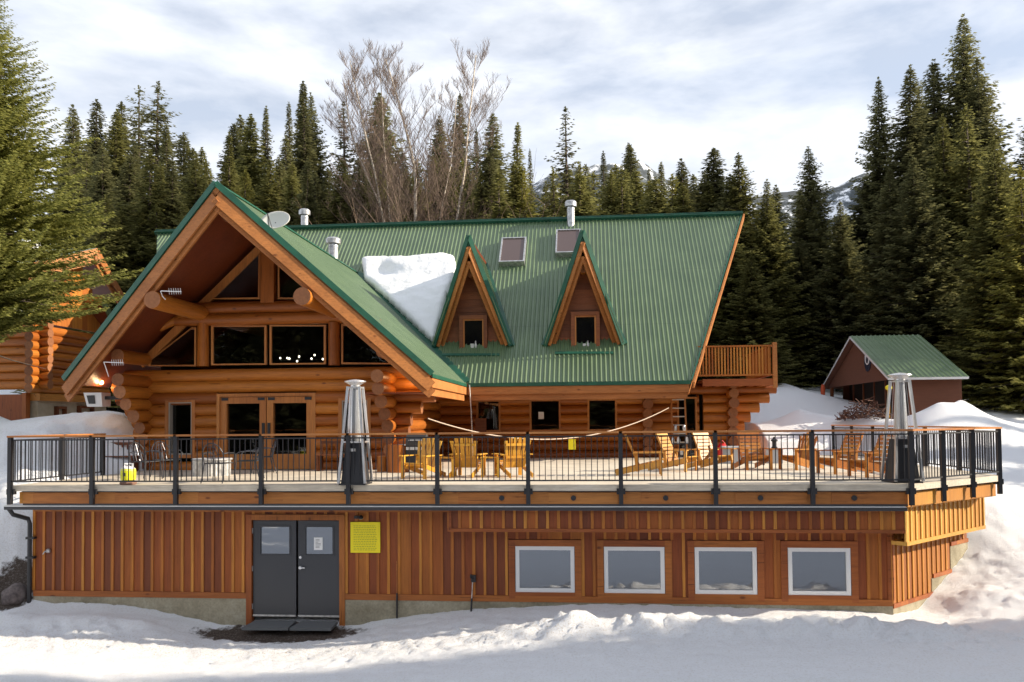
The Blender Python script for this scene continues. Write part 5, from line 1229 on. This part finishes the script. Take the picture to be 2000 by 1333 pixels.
# (kind, px, py, Y, rs, label)
TL = [
 ('fir1', 158, 208, 62, 1.0, 'thin dark conifer just right of the big spruce outline'),
 ('fir0', 182, 196, 66, 1.0, 'conifer with a ragged top second in the row right of the big spruce'),
 ('fir2', 216, 214, 60, 1.0, 'greenish conifer left of the twin tall ragged conifers'),
 ('fir0', 237, 200, 64, .9, 'pointed conifer directly left of the twin tall ragged conifers'),
 ('ragged', 268, 168, 70, 1.0, 'left one of the twin tall ragged conifers above the left cabin'),
 ('ragged', 301, 160, 67, 1.15, 'right and taller one of the twin ragged conifers above the left cabin'),
 ('spire0', 340, 246, 58, 1.1, 'slim conifer left of the gap in the treeline before the gable peak'),
 ('fir1', 361, 262, 60, 1.0, 'conifer second left of the gap in the treeline before the gable peak'),
 ('fir2', 391, 288, 56, .9, 'last short conifer before the treeline dips at the gable peak'),
 ('spire1', 444, 262, 52, .9, 'slim yellow green spire right above the gable peak'),
 ('fir0', 457, 236, 66, 1.0, 'dark conifer at the left end of the clump behind the gable peak'),
 ('fir1', 471, 230, 70, 1.1, 'conifer in the middle of the clump behind the gable peak'),
 ('fir2', 490, 226, 64, 1.1, 'green conifer at the right end of the clump behind the gable peak'),
 ('spire0', 508, 203, 66, .8, 'very narrow spire rising out of the clump behind the gable peak'),
 ('open', 538, 224, 66, .7, 'thin sparse conifer between two narrow spires'),
 ('fir0', 553, 262, 62, .8, 'short conifer leaning on the thin sparse one'),
 ('spire0', 571, 204, 68, .75, 'narrow spire left of the tallest spire'),
 ('fir0', 587, 190, 72, .9, 'conifer directly left of and behind the tallest spire'),
 ('spire0', 602, 163, 64, 1.05, 'tallest narrow spire in the treeline behind the lodge'),
 ('spruce0', 640, 182, 66, .62, 'broad dark conifer right of the tallest spire'),
 ('open', 675, 200, 66, .9, 'pale sparse conifer between the broad dark conifer and the birch twigs'),
 ('fir1', 737, 180, 66, 1.35, 'dark conifer seen through the left part of the birch crown'),
 ('fir0', 800, 300, 62, 1.0, 'dark conifer directly behind the pale birch trunks'),
 ('spruce2', 886, 186, 68, .65, 'broad dark conifer seen through the right part of the birch crown'),
 ('fir2', 858, 226, 60, .9, 'conifer left of the dark one behind the right birch crown'),
 ('spire0', 930, 250, 64, .7, 'narrow short spire right of the birch crown'),
 ('fir0', 959, 223, 62, 1.05, 'pointed conifer right of the birch crown with full sides'),
 ('spire1', 997, 243, 64, 1.0, 'narrow conifer standing alone with a thin tip right of the birch'),
 ('spire0', 1040, 288, 66, .55, 'needle thin spire poking above the low trees'),
 ('open', 1108, 214, 56, .85, 'open tall conifer standing above the roof vent'),
 ('bushy1', 1090, 332, 50, .8, 'bushy green conifer left of the trunk of the open tall one'),
 ('bushy1', 1140, 318, 48, .85, 'bushy green conifer right of the trunk of the open tall one'),
 ('spire0', 1180, 298, 64, .8, 'dark spire left of the close pair of conifers'),
 ('fir0', 1213, 280, 60, .8, 'left one of the close pair of conifers right of the roof vent'),
 ('fir1', 1230, 286, 58, .9, 'right one of the close pair of conifers right of the roof vent'),
 ('spire1', 1290, 315, 60, .9, 'slim conifer in front of the snowy peak'),
 ('spire0', 1268, 330, 62, .6, 'thin spire in front of the snowy peak'),
 ('fir2', 1325, 338, 60, .8, 'short conifer right of the snowy peak'),
 ('fir1', 1350, 312, 56, 1.0, 'conifer left of the dark pointed one above the right roof corner'),
 ('fir0', 1394, 292, 52, 1.25, 'dark pointed conifer above the right part of the roof ridge'),
 ('spruce1', 1457, 298, 48, .75, 'full green conifer right behind the right end of the roof ridge'),
 ('spruce1', 1490, 352, 46, .62, 'sunlit yellow green conifer beside the right roof edge'),
 ('fir1', 1512, 362, 54, .9, 'dark conifer behind the sunlit one beside the right roof edge'),
 ('fir2', 1552, 368, 58, .8, 'slim conifer in the low gap between the roof and the dark stand'),
 ('spruce0', 1600, 284, 50, .85, 'broad dark pointed conifer alone left of the dark stand'),
 ('spruce2', 1640, 392, 46, .80, 'short full conifer at the foot of the dark stand'),
 ('spruce0', 1713, 156, 52, .72, 'tall layered conifer at the left edge of the dark stand'),
 ('fir1', 1757, 138, 50, 1.1, 'slender conifer second in the dark stand'),
 ('fir0', 1791, 172, 54, .9, 'thin topped conifer between the slender and the forked ones'),
 ('fir1', 1818, 118, 52, 1.25, 'tall conifer left of the highest tree of the dark stand'),
 ('spruce0', 1873, 32, 52, .95, 'highest dark conifer of the stand at the upper right'),
 ('spruce2', 1918, 108, 50, .85, 'tall conifer on the right shoulder of the highest one'),
 ('spruce1', 1845, 222, 44, .72, 'olive conifer in front of the highest dark one'),
 ('bushy1', 1900, 205, 43, .95, 'olive green conifer right of centre in front of the dark stand'),
 ('spruce1', 1948, 262, 38, .82, 'sunlit olive conifer with branches down to the snow right of the shed'),
 ('bushy', 1992, 330, 36, .8, 'yellowish sunlit conifer at the right edge of the picture'),
 ('spruce2', 2003, 190, 50, .8, 'dark conifer cut by the right edge high up'),
 ('spruce0', 1665, 480, 47, .75, 'dark conifer directly behind the left end of the shed'),
 ('spruce2', 1740, 330, 44, .80, 'dark conifer rising behind the shed roof'),
 ('spruce0', 1800, 300, 42, .85, 'dark full conifer behind the right end of the shed roof'),
 ('spruce0', 1560, 470, 48, .78, 'dark spreading conifer with low branches over the snow between balcony and shed'),
 ('fir2', 1428, 420, 44, .9, 'short conifer hugging the right slope of the main roof'),
 ('spruce1', 1462, 500, 42, .6, 'low green conifer just above the balcony railing'),
]
for k, px, py, Y, rs, lb in TL: tree(k, px, py, Y, lb, LEFT if px < 1500 else 'conifers of the dark stand on the right', rs*(1.6 if px < 1530 else 1.3))
# understory and second rows that close the treeline
ORD = 'first second third fourth fifth sixth seventh eighth ninth tenth eleventh twelfth thirteenth fourteenth fifteenth sixteenth seventeenth eighteenth nineteenth twentieth'.split()
def ordw(n):
    if n < 20: return ORD[n]
    t = ['twentieth', 'thirtieth', 'fortieth'][(n+1)//10-2]; return t if (n+1) % 10 == 0 else ['twenty', 'thirty', 'forty'][(n+1)//10-2]+' '+ORD[(n+1) % 10-1]
def row(x0_, x1_, step_, ytop, Ylo, Yhi, kinds, lb, grp):
    px = x0_; n_ = 0
    while px < x1_:
        tree(random.choice(kinds), px+random.uniform(-8, 8), ytop(px)+random.uniform(-18, 22), random.uniform(Ylo, Yhi), lb+', '+ordw(n_)+' from the left', grp, random.uniform(1.1, 1.6)); px += step_*random.uniform(.75, 1.25); n_ += 1
row(120, 440, 22, lambda p: 292+.12*abs(p-250), 48, 60, ['fir0', 'fir2', 'spruce1', 'bushy1', 'fir1'], 'lower conifer filling the wood above the left cabin', 'lower conifers above the left cabin')
row(200, 420, 40, lambda p: 400, 44, 50, ['bushy1', 'fir2', 'spruce1'], 'lowest conifer right behind the left cabin', 'lowest conifers right behind the left cabin')
row(440, 1020, 22, lambda p: 318, 48, 60, ['fir0', 'fir2', 'spruce1', 'bushy', 'fir1', 'bushy1'], 'lower conifer filling the wood behind the roof ridge', 'lower conifers behind the roof ridge')
row(1020, 1440, 18, lambda p: 338, 48, 60, ['fir0', 'fir2', 'spruce1', 'bushy', 'bushy1'], 'lower conifer behind the ridge right of the birches', 'lower conifers behind the ridge right of the birches')
row(1500, 1700, 34, lambda p: 430, 52, 62, ['fir0', 'spruce0', 'spruce1'], 'conifer in the second row between lodge and dark stand', 'conifers of the second row on the right')
row(1690, 2020, 40, lambda p: 330, 52, 60, ['spruce0', 'spruce2', 'fir1'], 'shaded conifer deep inside the dark stand', 'conifers inside the dark stand')

# near spruce at the left edge
def rbig(z):
    zz = 17.6-z
    return min(.44*zz+.25, 4.9, max(.3, 1.0+(z-3.7)*2.2))*(1+.13*math.sin(z*3.1)+.07*math.sin(z*7))
bigc = conifer(17.6, 4.9, crown_mat('needles_near', (.22, .225, .06), (.37, .35, .11)), 77, step=.135, nb=17, sp=.042, leaf=.27, droop=.26, base=.10, lobes=.30, gap=.05, rfun=rbig)
tmb = trunk_mesh(17.6, .28, bark, (60, 4.5), 3)
bp_ = at(-45, 700, 25.2); br_ = thing('spruce_tree', 'big near spruce with drooping sunlit branches filling the left edge', 'tree', (bp_.x, 25.2, gz(bp_.x, 25.2)-.2))
br_.scale = (.90, .90, .885)
c = bpy.data.objects.new('crown', bigc); t = bpy.data.objects.new('trunk', tmb); col.objects.link(c); col.objects.link(t); c.parent = br_; t.parent = br_

# bare birches
birch_m = mat('birch_bark', (.5, .44, .36), .8); setc(birch_m, ramp(birch_m, noisen(birch_m, 3, 5, stretch=(1, 1, 3)), [(.3, (.22, .17, .14)), (.5, (.52, .45, .37)), (.7, (.66, .58, .48))]))
twig_m = mat('twig', (.165, .115, .085), .9); shrub_m = mat('shrub_twig', (.20, .135, .095), .9)
def birch(x, y, ztop, lean, seed, label, n_main=1, spread=.35, tm_=twig_m, r0=.11):
    g = random.Random(seed); zg = gz(x, y)-.3; H = ztop-zg; r = thing('birch_tree', label, 'tree', (x, y, zg), 'bare birches behind the roof')
    tb, tw = MB(), MB()
    def grow(p, d, Lq, rad, lev, mbx):
        n = max(3, int(Lq/.55)); pts = [p]; q = V(*d)
        for k in range(n):
            q = (q + V(g.gauss(0, .035 if lev == 0 else .07), g.gauss(0, .035 if lev == 0 else .07), g.gauss(.03, .03))).normalized(); pts.append(pts[-1]+q*(Lq/n))
        (tb if lev == 0 else tw).tube(pts, rad, 5 if lev < 1 else 3, r1=rad*.25)
        if lev >= 3: return
        nb_ = [40, 12, 6][lev]
        for k in range(nb_):
            t = (.30 + .68*(k+g.random())/nb_) if lev == 0 else (.15+.8*(k+g.random())/nb_)
            i = min(n-1, int(t*n)); pp = pts[i].lerp(pts[i+1], t*n-i); a = g.random()*6.28
            el = g.uniform(.55, 1.05) if lev == 0 else g.uniform(.5, 1.0); dd_ = (V(math.cos(a)*math.sin(el), math.sin(a)*math.sin(el), math.cos(el)) + q*(.1 if lev == 0 else .5)).normalized()
            grow(pp, dd_, Lq*(.31 if lev == 0 else .42)*((1.12-t)**.7 if lev == 0 else 1.1-t)*g.uniform(.7, 1.2)+.2, max(.009, rad*(1.05-t)*.42), lev+1, mbx)
    grow(V(x, y, zg), V(lean, 0, 1).normalized(), H, r0, 0, tb)
    build('trunk', tb, birch_m, r, True); build('twigs', tw, tm_, r); return r
Yb_ = 47
for k, (pxb, pxt, pyt, sd_, r0_, lb) in enumerate(((795, 786, 28, 1, .13, 'tallest bare birch, its top reaching highest over the roof'), (812, 828, 62, 2, .10, 'bare birch just right of the tallest one'), (775, 705, 100, 3, .08, 'bare birch leaning left with thin twigs'),
     (838, 880, 60, 4, .10, 'bare birch leaning right with a forked top'), (856, 925, 130, 5, .08, 'bare birch at the right of the clump leaning far out'), (800, 752, 75, 6, .07, 'slim bare birch left of the tallest one'))):
    b = at(pxb, 600, Yb_+k*.6); t = at(pxt, pyt, Yb_+k*.6); zg = gz(b.x, b.y); birch(b.x, b.y, t.z-1.4, (t.x-b.x)/(t.z-zg)*.75, sd_, lb, r0=r0_*1.35)
def shrub(x, y, seed, Rr, label, H=6):
    g = random.Random(seed); zg = gz(x, y)-.2; r = thing('bare_shrub', label, 'shrub', (x, y, zg), 'bare shrubs behind the roof ridge'); tw = MB()
    def br(p, d, Lq, rad, lev):
        n = 5; pts = [p]; q = V(*d)
        for k in range(n): q = (q+V(g.gauss(0, .09), g.gauss(0, .09), g.gauss(-.03, .07))).normalized(); pts.append(pts[-1]+q*(Lq/n))
        tw.tube(pts, rad, 3, r1=rad*.35)
        if lev < 2:
            for k in range(6 if lev == 0 else 4):
                i = g.randint(1, n-1); br(pts[i], (q+V(g.gauss(0, .6), g.gauss(0, .6), g.gauss(.25, .3))).normalized(), Lq*.42, rad*.55, lev+1)
    for k in range(30):
        a = g.random()*6.28; e = g.uniform(.45, 1.35); br(V(x+g.gauss(0, .5), y+g.gauss(0, .5), zg), V(math.cos(a)*math.cos(e), math.sin(a)*math.cos(e)*.6, math.sin(e)), g.uniform(.7, 1.15)*Rr, .035, 0)
    build('stems', tw, shrub_m, r); return r
for k, (px, Rr, lb) in enumerate(((700, 10.5, 'arching bare shrub left of the birch trunks'), (770, 9.5, 'bare shrub at the foot of the tallest birch'), (850, 10, 'bare shrub at the foot of the right birches'), (925, 10.5, 'arching bare shrub right of the birch trunks'), (980, 8, 'last bare shrub at the right of the bare thicket'))):
    p = at(px, 600, 43.5+.5*k); shrub(p.x, p.y, 50+k, Rr, lb)

# ================================================================== MOUNTAINS
mtn = mat('mountain', (.5, .5, .5), .9)
nm = noisen(mtn, .055, 8, .75, stretch=(1, 1, .35)); 
setc(mtn, ramp(mtn, nm, [(.47, (.045, .055, .06)), (.53, (.12, .14, .16)), (.57, (.80, .82, .86))]))
def mountain(name, prof, Y, depth, rough):
    xs = np.linspace(prof[0][0], prof[-1][0], 150); ph = np.interp(xs, [p[0] for p in prof], [p[1] for p in prof]); mb = MB(); vs = []; rows_ = 14
    for j in range(rows_):
        t = j/(rows_-1)
        for i, px in enumerate(xs):
            top = at(px, ph[i], Y); f_ = t; z = -5 + (top.z+5)*(f_**.9); yy = Y-depth*(1-f_); nn = noise.fractal(V(top.x*.02, yy*.02, 3), .9, 2.1, 5); vs.append((top.x*(yy/Y)*.5+top.x*.5, yy+nn*18*(1-t), z+nn*rough*(1 if j < rows_-1 else .6)))
    n = len(xs)
    back = [(v[0], v[1]+120, -5) for v in vs[-n:]]; vs += back
    fs = [(j*n+i, j*n+i+1, (j+1)*n+i+1, (j+1)*n+i) for j in range(rows_) for i in range(n-1)]
    mb.add(vs, fs, 0, .5); o = build(name, mb, mtn, None, True); o['kind'] = 'structure'; return o
mountain('mountain', [(700, 470), (1000, 380), (1060, 345), (1110, 335), (1160, 322), (1200, 318), (1240, 335), (1300, 360), (1360, 380), (1440, 392), (1520, 376), (1590, 374), (1640, 356), (1690, 332), (1760, 336), (1850, 350), (2100, 390), (2300, 400)], 620, 260, 9)
mountain('mountain', [(1150, 420), (1215, 330), (1240, 312), (1262, 322), (1300, 352), (1400, 380), (1500, 420)], 900, 260, 6)

# ================================================================== WOODS THAT SHADE AND REFLECT (right of and behind the viewer)
random.seed(99); GS = 'conifers beside the yard to the right of the view'
sdir = Vector((math.cos(SUN_AZ), math.sin(SUN_AZ))); 
edge0 = Vector((-1.64, 17.05)); nrm = Vector((sdir.y, -sdir.x))   # towards -Y
for k, (x_, y_, hh_) in enumerate(((19.5, 17.6, 6.2), (22, 16.9, 9.5), (24, 16.6, 13), (20, 15.6, 12), (26, 15.4, 18), (22, 14.2, 18), (28, 13.4, 22), (21, 12.3, 20), (25, 11, 23), (30, 9.5, 24), (22, 8.6, 22), (26, 6.5, 24), (20, 4.8, 22), (27, 2.8, 24), (21, .8, 22))):
    tree(['spruce0', 'spruce2', 'spruce1'][k % 3], 0, 0, 0, 'tall conifer beside the snowy yard', GS, 1.0 if hh_ > 12 else .7, pos=(x_, y_), hgt=hh_)
for x_, y_, hh_ in ((23, 21.2, 4.2), (25, 23.2, 6), (24, 25.6, 8), (27, 27.8, 9), (38, 29, 13), (40, 31.5, 13.5), (37, 34, 13), (41, 36.5, 14), (39, 39.5, 14), (43, 42, 15), (44, 33, 13)):
    tree(['spruce0', 'spruce2'][int(x_) % 2], 0, 0, 0, 'tall conifer beside the snowy yard', GS, .9, pos=(x_, y_), hgt=hh_)
GB = 'conifers of the wood behind the viewer'
for k in range(70):
    a = -70 + k*2.0; tree(random.choice(['spruce0', 'fir0', 'spruce1', 'fir1', 'spruce2']), 0, 0, 0, 'conifer of the wood facing the lodge', GB, 1.5, pos=(a+random.uniform(-1, 1), -34-random.uniform(0, 14)), hgt=random.uniform(22, 27))
